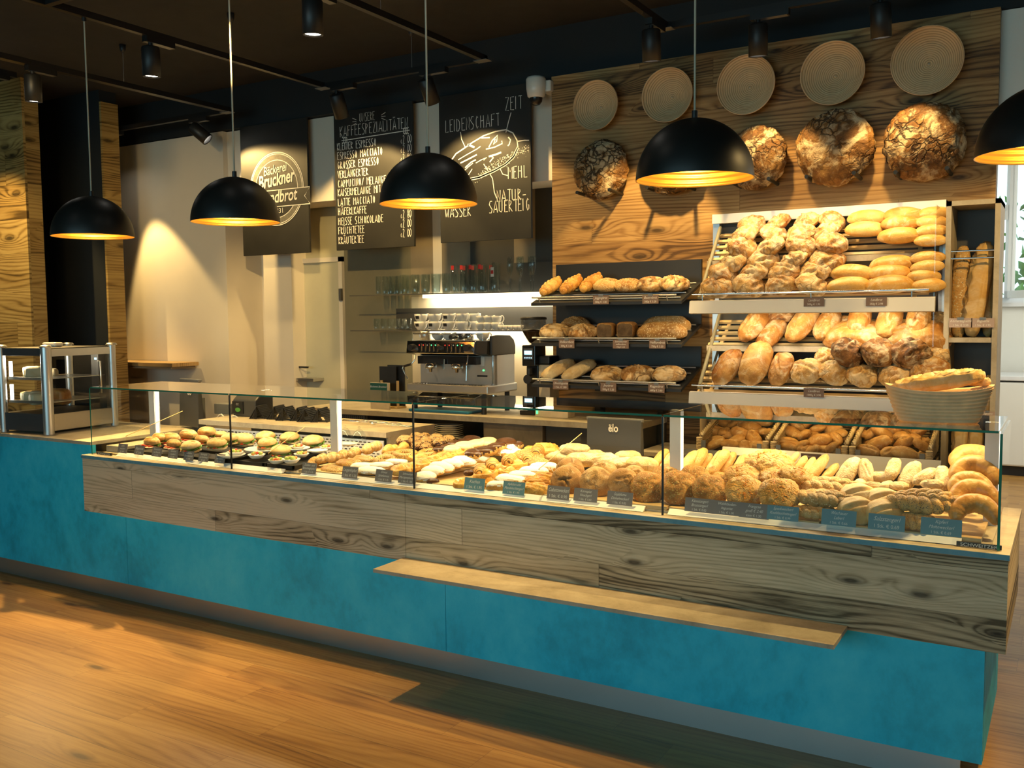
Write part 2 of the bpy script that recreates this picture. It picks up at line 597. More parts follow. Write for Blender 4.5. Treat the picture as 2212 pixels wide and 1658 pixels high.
# window: frame, and a sash swung inwards
w1 = MB()
w1.box((wa.x, wy + .02, wz0), (wa.x + .06, wy + .1, wz1)).box((wb.x - .06, wy + .02, wz0), (wb.x, wy + .1, wz1)).box((wa.x, wy + .02, wz0), (wb.x, wy + .1, wz0 + .06)).box((wa.x, wy + .02, wz1 - .06), (wb.x, wy + .1, wz1))
w1.box((wa.x - .05, wy - .10, wz0 - .04), (wb.x + .1, wy, wz0))
w1 = struct(w1.build('window_1', 'white_plastic'), 'white window of the back room with an open sash', 'window')
sx = at(2178, 600, wy).x
sash = MB()
L_ = .55
Ms = Matrix.Translation((sx, wy - .02, 0)) @ Matrix.Rotation(-math.radians(62), 4, 'Z')
for lo, hi in (((0, -.04, wz0 + .05), (.07, .04, wz1)), ((L_ - .07, -.04, wz0 + .05), (L_, .04, wz1)), ((0, -.04, wz0 + .05), (L_, .04, wz0 + .13)), ((0, -.04, wz1 - .08), (L_, .04, wz1))):
    sash.box(lo, hi, 0, Ms)
sash.box((.07, -.008, wz0 + .13), (L_ - .07, .008, wz1 - .08), 1, Ms)
sash = sash.build('window_sash', ['white_plastic', 'glass'], w1)
MB().box((.015, -.075, wz0 + .9), (.055, -.04, wz0 + 1.06), 0, Ms).box((.02, -.10, wz0 + 1.0), (.12, -.075, wz0 + 1.03), 0, Ms).build('window_handle', 'white_plastic', sash)
# bush outside
b = MB()
for i in range(420):
    p = Vector((wa.x + rnd.uniform(-.6, 1.1), wy + 1.7 + rnd.uniform(-.3, .6), rnd.uniform(1.2, 3.1)))
    rr = rnd.uniform(.05, .12)
    R_ = Euler((rnd.uniform(0, 6), rnd.uniform(0, 6), rnd.uniform(0, 6))).to_matrix()
    b.add([p + R_ @ Vector(q) * rr for q in ((-1, 0, 0), (0, -.5, .1), (1, 0, 0), (0, .5, .1))], [(0, 1, 2, 3)])
b.cyl((wa.x + .2, wy + 1.8, 0), (wa.x + .2, wy + 1.8, 1.6), .05, .03, 8)
tag(b.build('garden_bush', 'foliage'), 'green leafy bush outside the back room window', 'bush')
# chest freezer in the back room
fz = at(2165, 812, 10.9)
fr = thing('chest_freezer', 'white chest freezer under the window of the back room', 'freezer', (-1.15, 10.9, 0))
MB().box((.0, 0, .10), (1.5, .7, .97)).build('body', 'back_wall', fr, bev=.02)
MB().box((-.01, -.02, .985), (1.51, .7, 1.035)).build('lid', 'white_plastic', fr, bev=.01)
MB().box((.05, .04, 0), (1.45, .66, .10)).build('base', 'black', fr)

# wood clad pier and black board wall at the far left
PX = at(50, 300, 4.6).x
b = MB().box((-12, 4.6, 0), (PX, 4.62, CEIL)).box((-12, 4.62, 0), (PX, 4.74, CEIL), 1)
struct(b.build('wall_pier', ['pillar_wood', 'pillar_wood_side']), 'wood clad pier behind the cake cabinet', 'wall')
KX = at(230, 500, 5.2).x
b = MB().box((-12, 5.2, 0), (KX - .025, 5.36, CEIL)).box((KX - .025, 5.195, 0), (KX, 5.36, at(219, 219, 5.2).z), 1)
struct(b.build('wall_black', ['black_wall', 'pillar_wood_side']), 'black wall panel with a wooden edge strip', 'wall')
# side walls, out of the frame
b = MB().box((-12, -4.2, 0), (3.4, -4, CEIL))
struct(b.build('wall_front', 'white_wall'), 'front wall of the shop behind the viewer', 'wall')
struct(MB().box((-12.2, -4, 0), (-12, 6, CEIL)).build('wall_side', 'white_wall'), 'far side wall of the shop', 'wall')

# ------------------------------------------------------------------ the counter
BY = 3.575
b = MB()
seams = [-11.98, at(275, 1200, BY).x, at(963, 1340, BY).x, -.227]
ct = thing('sales_counter', 'long sales counter with teal stone front under the glass display', 'counter')
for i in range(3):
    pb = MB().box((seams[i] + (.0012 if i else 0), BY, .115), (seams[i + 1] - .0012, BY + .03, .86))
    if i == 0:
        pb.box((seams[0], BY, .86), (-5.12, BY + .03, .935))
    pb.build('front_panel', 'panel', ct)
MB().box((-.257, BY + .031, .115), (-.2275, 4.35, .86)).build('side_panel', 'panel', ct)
MB().box((-11.98, BY + .035, 0), (-.30, BY + .05, .113)).build('plinth', 'plinth', ct)
MB().box((-11.98, BY + .06, .113), (-.26, 4.3, .85)).build('carcass', 'dark_panel', ct)
# weathered wood fascia in two lengths
LX0, LX1 = -5.115, -.157
sm_ = at(876, 1140, 3.505).x
for a_, c_ in ((LX0 + .004, sm_ - .001), (sm_ + .001, LX1 - .004)):
    MB().box((a_, 3.505, .545), (c_, 3.572, .866)).build('fascia_board', 'counter_wood', ct)
MB().box((LX1 - .072, 3.573, .545), (LX1 - .005, 4.35, .866)).build('fascia_return', 'counter_wood', ct)
MB().box((LX0, 3.50, .867), (LX1, 4.36, .887)).box((LX0, 3.4985, .868), (LX1, 3.4999, .886), 1).build('ledge', ['stone', 'stone_edge'], ct)
tp = MB().box((-11.98, BY - .005, .936), (-5.12, 4.40, .956)).build('left_top', 'stone', ct)
# bag shelf
bs = thing('bag_shelf', 'narrow stone bag shelf on the counter front below the wooden fascia', 'shelf')
MB().box((-2.69, 3.27, .546), (-.672, 3.50, .562)).build('shelf_slab', 'stone', bs)
MB().box((-2.66, 3.30, .535), (-.72, 3.574, .5455)).build('support_rail', 'stone_edge', bs)

# glass display on the counter
GX = [-5.06, -3.878, -2.655, -1.406, -.198]
GY, GZ = 3.54, 1.297
gc = thing('glass_display_case', 'long glass display case on the counter, filled with pastries and rolls', 'display case')
EP = .004
for i in range(4):
    a_, c_ = GX[i] + EP, GX[i + 1] - EP
    MB().box((a_, GY, .888), (c_, GY + .008, GZ - .009)).build('front_pane', ['glass'], gc)
    MB().box((a_, GY, GZ - .008), (c_, GY + .0005, GZ), 0).box((a_, GY + .0006, GZ - .008), (c_, 4.06, GZ), 1).build('top_pane', ['glass_edge', 'glass_top'], gc)
    # dark joints between panes
    if i:
        MB().box((GX[i] - EP * .9, GY + .001, .888), (GX[i] + EP * .9, GY + .008, GZ - .009)).build('pane_joint', 'black', gc)
MB().box((GX[0] - .008, GY, .888), (GX[0], 4.0, GZ - .009), 0).box((GX[0] - .0085, GY - .001, .888), (GX[0], GY - .0002, GZ - .009), 1).build('end_pane', ['glass', 'glass_edge'], gc)
MB().box((GX[4], GY, .888), (GX[4] + .008, 4.0, GZ - .009), 0).box((GX[4], GY - .001, .888), (GX[4] + .0085, GY - .0002, GZ - .009), 1).build('end_pane', ['glass', 'glass_edge'], gc)
for i in range(4):
    area_light('case_fill', ((GX[i] + GX[i + 1]) / 2, 3.93, 1.284), (1.1, .025), 3.8, NEUT2, ((GX[i] + GX[i + 1]) / 2, 3.78, .9))  # strip lights without fixtures, added to brighten the case
# posts at the back
for k_, (p, xx) in enumerate(((1462, None), (725, None), (333, None), (None, -.245))):
    P = at(p, 870, 3.85) if p else Vector((xx, 3.93, 0))
    po = MB().box((P.x - .024, P.y - .02, .888), (P.x + .024, P.y + .02, 1.286)).build('post', 'white_plastic', gc)
    MB().box((P.x + .0242, P.y - .012, .90), (P.x + .0262, P.y + .012, 1.28)).build('led_bar', 'led_soft', po)
# inside floor and price rail
MB().box((GX[0] + .02, GY + .05, .888), (GX[4] - .02, 4.14, .896)).build('well_floor', 'stone', gc)
MB().box((GX[0] + .021, GY + .08, .8965), (-4.875, 4.13, .935)).build('well_end', 'stone', gc)
for a_, c_ in ((252, 612), (648, 1390), (1443, 2078)):
    A, B = at(a_, 985, 3.565), at(c_, 1100, 3.565)
    MB().extr([(3.558, .889), (3.575, .889), (3.590, .906), (3.586, .909)], 'x', A.x, B.x).build('price_rail', 'white_plastic', gc)
for px_, lab in ((2115, 0), (225, 1)):
    P = at(px_, 1160 if not lab else 972, 3.552)
    pl = MB().box((P.x - .07, 3.5495, .889), (P.x + .07, 3.556, .905)).build('maker_plate', 'black' if lab else 'black', gc)
    text('lettering', 'SCHWEITZER', .016, pl, (P.x, 3.549, .8915), mat='ink', sx=1.2)
# inner guard panes (slanted thin glass dividers seen between zones)
for X_, ya, yb, za, zb in ((-3.62, 3.56, 3.84, .9, 1.02), (-1.99, 3.56, 3.98, .9, 1.06), (-4.80, 3.58, 4.0, .9, 1.04)):
    MB().add([(X_, ya, za), (X_, yb, za), (X_ + .0, yb, zb + .08), (X_, ya, zb - .03), (X_ + .004, ya, za), (X_ + .004, yb, za), (X_ + .004, yb, zb + .08), (X_ + .004, ya, zb - .03)],
             [(0, 1, 2, 3), (7, 6, 5, 4), (0, 4, 5, 1), (1, 5, 6, 2)], 0).box((X_, ya, zb - .034), (X_ + .004, ya + .003, zb - .03), 1).tube([(X_ + .002, ya, zb - .03), (X_ + .002, yb, zb + .08)], .002, 5, 1).build('divider_pane', ['acrylic', 'pine'], gc)

# refrigerated back work top with perforated panel
wt = thing('work_top', 'beige stone work top behind the sandwiches with a slotted white panel', 'work top')
wx0, wx1 = -4.83, -3.30
MB().box((wx0, 4.15, 1.02), (wx1, 4.62, 1.05)).build('slab', 'stone', wt)
MB().box((wx1 - .03, 4.19, .89), (wx1 - .005, 4.6, 1.019)).box((wx0, 4.6, .2), (wx1, 4.62, 1.019)).build('end_panel', 'stone', wt)
b = MB()
b.box((wx0 + .02, 4.16, .89), (wx1 - .03, 4.168, 1.0))
for r_ in range(6):
    for c_ in range(46):
        x_ = wx0 + .05 + c_ * .0315 + (r_ % 2) * .0158
        if x_ + .02 < wx1 - .05:
            b.box((x_, 4.1592, .905 + r_ * .0155), (x_ + .019, 4.1599, .911 + r_ * .0155), 1)
b.build('slotted_panel', ['white_plastic', 'black'], wt)

# ------------------------------------------------------------------ back counter
BZ = 1.043
bc = thing('back_counter', 'beige topped back counter along the wall behind the sales counter', 'counter')
x0_, x1_ = -4.86, -2.22
MB().box((x0_, 5.14, BZ - .035), (x1_, 5.67, BZ)).build('top', 'stone', bc)
MB().box((-3.30, 5.17, .1), (-2.86, 5.6, BZ - .036)).build('cabinet_front', 'stone_dark', bc)
MB().box((-4.84, 5.2, .1), (-4.3, 5.6, BZ - .036)).build('cabinet_front', 'dark_panel', bc)
MB().box((-4.84, 5.55, .1), (x1_, 5.66, BZ - .036)).build('back_panel', 'black', bc)
MB().box((-4.29, 5.12, .80), (-3.31, 5.54, .82)).build('shelf', 'dark_panel', bc)
MB().box((-2.85, 5.2, .1), (-2.24, 5.54, BZ - .036)).build('cabinet_front', 'dark_panel', bc)
b = MB().box((-4.78, 5.192, .93), (-4.32, 5.1985, 1.0), 0)
for r_ in range(5):
    for c_ in range(24):
        b.box((-4.77 + c_ * .0185, 5.1905, .937 + r_ * .012), (-4.758 + c_ * .0185, 5.1915, .945 + r_ * .012), 1)
b.build('vent_panel', ['grey_plastic', 'black'], bc)
# fill-in unit under the rack
b = thing('rack_base_cabinet', 'grey base cabinet below the bread rack and black wall rack', 'cabinet')
MB().box((-2.2, 5.2, 0), (-.58, 5.6, .86)).build('body', 'stone_dark', b)
MB().box((-2.21, 5.17, .861), (-.57, 5.62, .885)).build('top', 'stone', b)

# ------------------------------------------------------------------ ceiling tracks
TZ = 3.34
KT = .976
tr_boxes = {
    'a': ([(-5.98, -1.5), (-6.0, 5.57), (-9.2, 5.57)], 'black suspended light track near the wood clad pier', [(-5.99, 4.57), (-7.55, 5.57), (-5.99, 2.0), (-8.8, 5.57)]),
    'b': ([(-4.79, -1.5), (-4.79, 5.38), (-3.40, 5.38), (-3.40, -1.5)], 'black suspended light track loop above the chalkboards', [(-4.69 - .1, 4.49), (-3.99, 5.38), (-3.40, 4.3), (-4.79, 1.5), (-3.40, 1.5)]),
    'c': ([(-2.12, -1.5), (-2.12, 5.38), (1.5, 5.38)], 'black suspended light track in front of the board wall', [(-2.12, 4.4), (-1.26, 5.38), (-.2, 5.38), (-2.12, 1.5), (1.2, 5.38)]),
}
for k_, (pts, lab, cups) in tr_boxes.items():
    pts = [(a * KT, c * KT) for a, c in pts]
    cups = [(a * KT, c * KT) for a, c in cups]
    t_ = thing('light_track', lab, 'light track', (0, 0, 0), 0, 'suspended light tracks')
    b = MB()
    for (xa, ya), (xb, yb) in zip(pts, pts[1:]):
        lo = (min(xa, xb) - .018, min(ya, yb) - .018, TZ)
        hi = (max(xa, xb) + .018, max(ya, yb) + .018, TZ + .036)
        b.box(lo, hi)
    b.build('rail', 'track', t_)
    for (xa, ya) in pts[1:-1]:
        MB().box((xa - .05, ya - .05, TZ - .004), (xa + .05, ya + .018, TZ - .0005)).build('corner_joint', 'grey_plastic', t_)
    for (xc, yc) in cups:
        w_ = MB().cyl((xc, yc, TZ + .036), (xc, yc, CEIL - .05), .0016, n=6).build('suspension_wire', 'steel', t_)
        MB().lathe([(.0, 0), (.012, .004), (.02, .02), (.022, .055), (.0, .055)], 16, 0, (xc, yc, CEIL - .055)).build('ceiling_cup', 'black', w_)
b = thing('light_track', 'black track over the far left floor', 'light track', (0, 0, 0), 0, 'suspended light tracks')
MB().box((-7.218, -1.5, CEIL - .04), (-7.182, 4.5, CEIL - .0005)).build('rail', 'track', b)
b = thing('light_track', 'black track cross piece at the top left of the ceiling', 'light track', (0, 0, 0), 0, 'suspended light tracks')
MB().box((-4.656, 3.09, TZ), (-3.338, 3.126, TZ + .036)).build('rail', 'track', b)


def spot(loc, aim, energy, label, cone=50, adapt='y', col=WARMW, blend=.5, beam=None, z=None, rec=.004, soft=.03):
    """loc: where it sits on the track; aim: where the housing points; beam: where the light inside points"""
    x, y = loc
    if z is None:
        x, y, z = x * KT, y * KT, TZ
    r_ = thing('track_spotlight', label, 'spotlight', (x, y, z), 0, 'black track spotlights')
    a = MB()
    if adapt == 'y':
        a.box((-.022, -.04, -.034), (.022, .16, 0)).box((-.02, -.02, -.0345), (.02, .15, -.0342), 1)
    else:
        a.box((-.04, -.022, -.034), (.17, .022, 0)).box((-.02, -.02, -.0345), (.16, .02, -.0342), 1)
    a.cyl((0, 0, -.034), (0, 0, -.065), .012, n=12)
    a.build('adapter', ['track', 'grey_plastic'], r_)
    piv = Vector((0, 0, -.075))
    pw = Vector((x, y, z)) + piv
    d = (Vector(aim) - pw).normalized()
    q = d.to_track_quat('-Z', 'Y')
    bd = MB().lathe([(0, .02), (.046, .02), (.052, .012), (.052, -.15), (.047, -.152), (.044, -.145), (.042, -.148 + rec)], 28)
    bd.box((-.004, .045, -.05), (.004, .056, .012))
    bo = bd.build('housing', 'black', r_, piv, q.to_euler())
    MB().lathe([(0, -.146 + rec), (.042, -.1465 + rec)], 24).build('lens', 'lens', bo)
    l = bpy.data.lights.new('spot_beam', 'SPOT')
    l.energy = energy
    l.color = col
    l.spot_size = math.radians(cone)
    l.spot_blend = blend
    l.shadow_soft_size = soft
    lo = bpy.data.objects.new('spot_beam', l)
    COL.objects.link(lo)
    lw = pw + d * .165
    lo.location = lw
    lo.rotation_euler = ((Vector(beam) if beam else lw + d) - lw).to_track_quat('-Z', 'Y').to_euler()
    return r_


E_ = 1.0
NEUT = (1.0, .76, .42)
spot((-4.79, 3.85), (-4.79, 3.85, .9), 210 * E_, 'upright black track spotlight nearest the leftmost pendant lamps', 66, blend=.9, beam=(-4.4, 4.05, .9))
spot((-3.40, 3.74), (-3.40, 3.74, .9), 210 * E_, 'upright black track spotlight at the top middle of the ceiling', 66, blend=.9, beam=(-3.2, 4.0, .9))
spot((-5.985, 3.86), (-5.985, 3.86, .9), 60 * E_, 'upright black track spotlight in front of the black wall panel', 50, beam=(-5.9, 4.1, .9))
spot((-7.53, 5.57), (-7.33, 5.48, 0), 130 * E_, 'small black spotlight beside the wooden edge strip', 58, 'x', WARMW, .25, beam=(-6.55, 5.50, 0), rec=.004)
spot((-6.42, 5.57), (-5.75, 5.72, 2.75), 75 * E_, 'tilted black spotlight lighting the round logo chalkboard', 90, 'x', WARMW, .35, beam=(-5.6, 5.72, 2.45), rec=.03)
spot((-4.66, 5.36), (-4.60, 5.56, 2.65), 62 * E_, 'tilted black spotlight in front of the coffee menu chalkboard', 104, 'x', WARMW, .25, beam=(-4.62, 5.72, 2.1), rec=.03)
spot((-3.86, 5.36), (-3.72, 5.56, 2.65), 62 * E_, 'tilted black spotlight between the menu board and bread drawing board', 104, 'x', WARMW, .25, beam=(-3.6, 5.72, 2.1), rec=.03)
spot((-2.12, 5.15), (-2.12, 5.25, 1.6), 92 * E_, 'dark spotlight at the track corner left of the third wall basket', 62, 'y', WARMW, .3, beam=(-2.45, 5.62, 1.75), rec=.02)
spot((-1.57, 5.38), (-1.57, 5.42, 1.75), 42 * E_, 'dark upright spotlight overlapping the third wall basket', 66, 'x', WARMW, .3, beam=(-1.5, 5.62, 1.8), rec=.02)
spot((-.92, 5.38), (-.86, 5.46, 1.75), 46 * E_, 'dark tilted spotlight above the fourth wall basket', 66, 'x', WARMW, .3, beam=(-.75, 5.62, 1.8), rec=.02)
# lamps outside the frame, most of them added to brighten what they face
spot((-2.12, 3.66), (-2.1, 3.75, .9), 220 * E_, 'added unseen black track spotlight over the pastry half of the display', 60, blend=.9, beam=(-1.95, 4.1, .9))
spot((.35, 5.38), (-.5, 4.2, .95), 150 * E_, 'added unseen black track spotlight over the display end with the crescent rolls', 44, 'x', beam=(-.75, 4.0, .95))
t_ = thing('light_track', 'added unseen black track branching off beyond the right edge', 'light track', (0, 0, 0), 0, 'suspended light tracks')  # unseen track added to carry two fill spots
MB().box((.568, 1.5, TZ), (.603, 5.23, TZ + .036)).build('rail', 'track', t_)
MB().cyl((.585, 3.0, TZ + .036), (.585, 3.0, CEIL), .002, n=6).build('suspension_wire', 'steel', t_)
spot((.6, 4.32), (-1.3, 3.5, .7), 260 * E_, 'added unseen black track spotlight lighting the ledge and bag shelf from the right', 56)
spot((.6, 3.6), (-.46, 5.5, 1.75), 130 * E_, 'added unseen black track spotlight lighting the baguette cabinet', 32)
spot((-4.79, 2.0), (-6.9, 5.75, 2.3), 130 * E_, 'added unseen black track spotlight washing the white wall on the left', 38, blend=1.0, soft=.2)
spot((-2.12, 3.2), (-2.4, 5.4, 1.6), 95 * E_, 'added unseen black track spotlight lighting the trays of the black rack', 32)
spot((-3.40, 2.9), (-5.5, 6.1, 1.55), 210 * E_, 'black track spotlight lighting the niche with the pale door', 34)
spot((-2.12, 2.6), (-1.3, 5.4, 1.6), 50 * E_, 'added unseen black track spotlight lighting the large bread rack', 26)
spot((-7.2, 4.28), (-4.5, 3.25, 0), 820 * E_, 'black track spotlight lighting the floor in front of the left counter', 35, blend=.95, z=CEIL - .04, col=(1, .62, .20))
spot((-7.2, 3.6), (-7.7, 4.6, 1.9), 130 * E_, 'black track spotlight washing the wood clad pier', 60, 'y', z=CEIL - .04)

# ------------------------------------------------------------------ pendant lamps
PR = .2155


def pendant(P, label, energy=5.5):
    r_ = thing('pendant_lamp', label, 'pendant lamp', P, 0, 'black dome pendants over the counter')
    R0 = PR
    prof = [(R0 * math.cos(a), R0 * 1.03 * math.sin(a)) for a in [i * PI / 2 / 22 for i in range(23)]]
    prof[-1] = (.0, R0 * 1.03)
    MB().lathe(prof, 56).build('shade', 'lamp_black', r_)
    inn = []
    for i in range(60):
        a = i / 59 * PI / 2
        rr = (R0 - .004) * (1 + (.010 * math.sin(i * 1.75)))
        inn.append((rr * math.cos(a), rr * 1.02 * math.sin(a) + .0005))
    inn[-1] = (0, inn[-1][1])
    inn = [(R0, 0)] + inn
    MB().lathe(inn, 56).build('gold_lining', 'gold', r_)
    MB().cyl((0, 0, R0 * 1.03 - .003), (0, 0, R0 * 1.03 + .028), .011, n=16).build('cord_grip', 'black', r_)
    MB().cyl((0, 0, R0 * 1.03 + .028), (0, 0, TZ - P.z - .0), .0042, n=8).build('cord', 'cable', r_)
    MB().cyl((0, 0, TZ - P.z - .02), (0, 0, TZ - P.z), .012, n=12).build('track_plug', 'black', r_)
    bl = MB().lathe([(0, 0), (.018, .006), (.03, .025), (.028, .045), (.014, .07), (.013, .10), (0, .10)], 20, 0, (0, 0, .075)).build('bulb', 'bulb', r_)
    l = bpy.data.lights.new('pendant_bulb', 'POINT')
    l.energy = energy
    l.color = WARM
    l.shadow_soft_size = .035
    lo = bpy.data.objects.new('pendant_bulb', l)
    COL.objects.link(lo)
    lo.parent = r_
    lo.location = (0, 0, .04)
    return r_


plabs = ['first and smallest black dome pendant, above the cake cabinet', 'black dome pendant in front of the round logo chalkboard', 'black dome pendant in front of the coffee menu chalkboard',
         'large black dome pendant in front of the wall loaves', 'black dome pendant cut off by the right edge beside the window']
for (xc, yc, w_), lab in zip([(201, 511, 168), (509.5, 480, 187), (926, 441, 211), (1500, 388, 252), (2265, 333, 292)], plabs):
    d_ = ray(xc, yc)
    P = CAM + d_ * (FPX * PR * 2 / w_)
    pendant(P, lab)

# ------------------------------------------------------------------ chalkboards
STK = {'A': (4, '00 27 40|12 32'), 'B': (4, '00 07 26 25 04|04 33 31 00'), 'C': (4, '36 27 15 12 20 31'), 'D': (4, '00 07 26 35 32 20 00'), 'E': (3, '30 00 07 37|04 24'),
       'F': (3, '00 07 37|04 24'), 'G': (4, '36 27 15 12 20 31 33 23'), 'H': (4, '00 07|30 37|04 34'), 'I': (1, '00 07'), 'K': (3, '00 07|37 03 30'), 'L': (3, '07 00 30'),
       'M': (4, '00 07 24 47 40'), 'N': (3, '00 07 30 37'), 'O': (4, '20 12 15 27 35 32 20'), 'P': (3, '00 07 26 25 03'), 'R': (3, '00 07 26 25 03 30'), 'S': (3, '37 17 05 32 20 00'),
       'T': (3, '07 37|20 27'), 'U': (4, '07 01 20 31 37'), 'V': (3, '07 20 37'), 'W': (4, '07 10 25 30 47'), 'Z': (3, '07 37 00 30'), '/': (3, '00 37'), '-': (3, '03 33'),
       '2': (3, '06 17 26 25 00 30'), '0': (3, '10 02 05 17 35 32 10'), '8': (3, '14 06 17 36 14 02 10 31 14'), '3': (3, '07 37 14 32 10 01'), '€': (3, '36 26 13 11 20 31|03 23|04 24'), ' ': (3, '')}


def strokes(mb, txt, x, z, h, wid=.62, lw=.006, y=0.0, jit=.0, slope=0.0):
    """chalk handwriting: narrow capitals drawn as strokes; returns the end x"""
    u = h / 7
    for i, ch in enumerate(txt):
        uml = ch in 'ÄÜÖ'
        base = {'Ä': 'A', 'Ü': 'U', 'Ö': 'O'}.get(ch, ch)
        wd, st = STK.get(base, STK[' '])
        for s_ in st.split('|'):
            pts = []
            for pr_ in s_.split():
                a, b_ = int(pr_[0]), int(pr_[1])
                px_ = x + a * u * wid + rnd.uniform(-jit, jit) * u
                pz_ = z + b_ * u + rnd.uniform(-jit, jit) * u
                pts.append((px_, y, pz_ + slope * px_))
            if len(pts) > 1:
                ribbon(mb, pts, lw)
        if uml:
            for a in (.7, 2.4):
                ribbon(mb, [(x + a * u * wid, y, z + 7.7 * u), (x + a * u * wid, y, z + 8.5 * u)], lw)
        x += (wd + 1.55) * u * wid
    return x


def ribbon(mb, pts, lw, mi=0, closed=False):
    """flat raised stroke in the X-Z plane facing -Y"""
    P = [Vector((p[0], p[2])) for p in pts]
    y = pts[0][1]
    n = len(P)
    L_, R_ = [], []
    for i in range(n):
        a = P[i - 1] if (i or closed) else P[i]
        c = P[(i + 1) % n] if (i < n - 1 or closed) else P[i]
        d = (c - a)
        d = d.normalized() if d.length > 1e-9 else Vector((1, 0))
        nn = Vector((-d.y, d.x)) * lw / 2
        L_.append(P[i] + nn)
        R_.append(P[i] - nn)
    vs = [(q.x, y, q.y) for q in L_] + [(q.x, y, q.y) for q in R_]
    fs = []
    for i in range(n if closed else n - 1):
        j = (i + 1) % n
        fs.append((i, n + i, n + j, j))
    mb.add(vs, fs, mi)


def board(px_, label, name='chalkboard'):
    (ax, ay), (bx, by) = px_
    A, B = at(ax, ay, 5.72), at(bx, by, 5.72)
    t_ = thing(name, label, 'chalkboard', ((A.x + B.x) / 2, 5.72, A.z), 0, 'hanging chalkboards')
    w_, h_ = (B.x - A.x), 3.292 - A.z
    MB().box((-w_ / 2, 0, 0), (w_ / 2, .02, h_)).build('panel', 'chalk_black', t_, bev=.002)
    MB().box((-w_ / 2 + .1, .0205, h_ - .14), (w_ / 2 - .1, .079, h_ - .08)).build('hanging_batten', 'black', t_)
    return t_, w_, h_, (A.x + B.x) / 2, A.z


def loc_fn(cx, cz):
    return lambda px_, py_: (lambda p: (p.x - cx, -.001, p.z - cz))(at(px_, py_, 5.72))


# 1: round logo
t_, w_, h_, cx, cz = board(((526, 553), (669, 545)), 'chalkboard with a round bakery logo and ribbon, leftmost of the three')
g = loc_fn(cx, cz)
c0 = g(597, 408)
rx = (g(653, 405)[0] - g(537, 410)[0]) / 2
rz_ = (g(598, 327)[2] - g(598, 487)[2]) / 2
mb = MB()


def ring(mb, r0, r1, mi, y, a0=0, a1=2 * PI, n=64):
    vs, fs = [], []
    for i in range(n + 1):
        a = a0 + (a1 - a0) * i / n
        for r_ in (r0, r1):
            vs.append((c0[0] + rx * r_ * math.cos(a), y, c0[2] + rz_ * r_ * math.sin(a)))
    for i in range(n):
        fs.append((2 * i, 2 * i + 1, 2 * i + 3, 2 * i + 2))
    mb.add(vs, fs, mi)


ring(mb, .78, .95, 1, -.0008)
ring(mb, .975, 1.0, 0, -.001)
ring(mb, .935, .955, 0, -.001)
ring(mb, .77, .79, 0, -.001)
zb0, zb1 = c0[2] - rz_ * .48, c0[2] - rz_ * .03
xl, xr = c0[0] - rx * 1.22, c0[0] + rx * 1.22
mb.add([(xl, -.0012, zb0), (xr, -.0012, zb0), (xr, -.0012, zb1), (xl, -.0012, zb1)], [(0, 1, 2, 3)], 2)
ribbon(mb, [(xl, -.0016, zb0), (xr, -.0016, zb0), (xr - .06, -.0016, (zb0 + zb1) / 2), (xr, -.0016, zb1), (xl, -.0016, zb1), (xl + .06, -.0016, (zb0 + zb1) / 2)], .007, 0, True)
lg = mb.build('logo', ['chalk', 'chalk_grey', 'chalk_black'], t_)
text('lettering', 'Bäckerei', .105, t_, (c0[0] - .01, -.002, c0[2] + rz_ * .42), (PI / 2, -.10, 0), 'chalk', .25, bold=.001, sx=.72)
text('lettering', 'Bruckner', .15, t_, (c0[0], -.002, c0[2] + rz_ * .10), (PI / 2, -.10, 0), 'chalk', .25, bold=.0035, sx=.72)
text('lettering', 'Landbrot', .14, t_, (c0[0] + .02, -.002, c0[2] - rz_ * .36), (PI / 2, -.04, 0), 'chalk', .25, bold=.002, sx=.78)
text('lettering', '1931', .06, t_, (c0[0] + .02, -.002, c0[2] - rz_ * .66), (PI / 2, 0, 0), 'chalk')

# 2: coffee menu
t_, w_, h_, cx, cz = board(((727, 541), (895, 530)), 'chalkboard with the coffee price list, middle of the three')
g = loc_fn(cx, cz)
mb = MB()


def line(mb, txt, px_, py_, h, wid, lw, slope=0.0):
    p = g(px_, py_)
    strokes(mb, txt, p[0], p[2] - slope * p[0], h, wid, lw * .72, -.001, .11, slope)


line(mb, 'UNSERE', 777, 263, .062, .62, .0055)
line(mb, 'KAFFEESPEZIALITÄTEN', 735, 296, .078, .70, .0065)
for a_, c_ in (((738, 304), (885, 281)),):
    ribbon(mb, [g(*a_), g(*c_)], .006)
for q_, sg in (((742, 303), 1), ((880, 282), -1)):
    p = g(*q_)
    for k_ in range(3):
        for s_ in (1, -1):
            ribbon(mb, [(p[0] + sg * k_ * .016, -.001, p[2]), (p[0] + sg * (k_ * .016 + .004), -.001, p[2] + s_ * .014), (p[0] + sg * (k_ * .016 - .012), -.001, p[2] + s_ * .024)], .007)
for q_, dx in (((770, 262), -1), ((824, 252), 1)):
    p = g(*q_)
    for k_ in (-1, 0, 1):
        ribbon(mb, [(p[0], -.001, p[2] + k_ * .012), (p[0] + dx * .04, -.001, p[2] + k_ * .028)], .004)
items = [('KLEINER ESPRESSO', '2 00', 325), ('ESPRESSO MACCIATO', '2 00', 345), ('GROSSER ESPRESSO', '2 80', 365), ('VERLÄNGERTER', '2 80', 385), ('CAPPUCINO/ MELANGE', '3 00', 405), ('KAISERMELANGE MIT', '3 80', 424),
         ('LATTE MACCIATO', '3 30', 445), ('HÄFERLKAFFE', '3 00', 465), ('HEISSE SCHOKOLADE', '2 80', 486), ('FRÜCHTETEE', '2 00', 506), ('KRÄUTERTEE', '2 00', 527)]
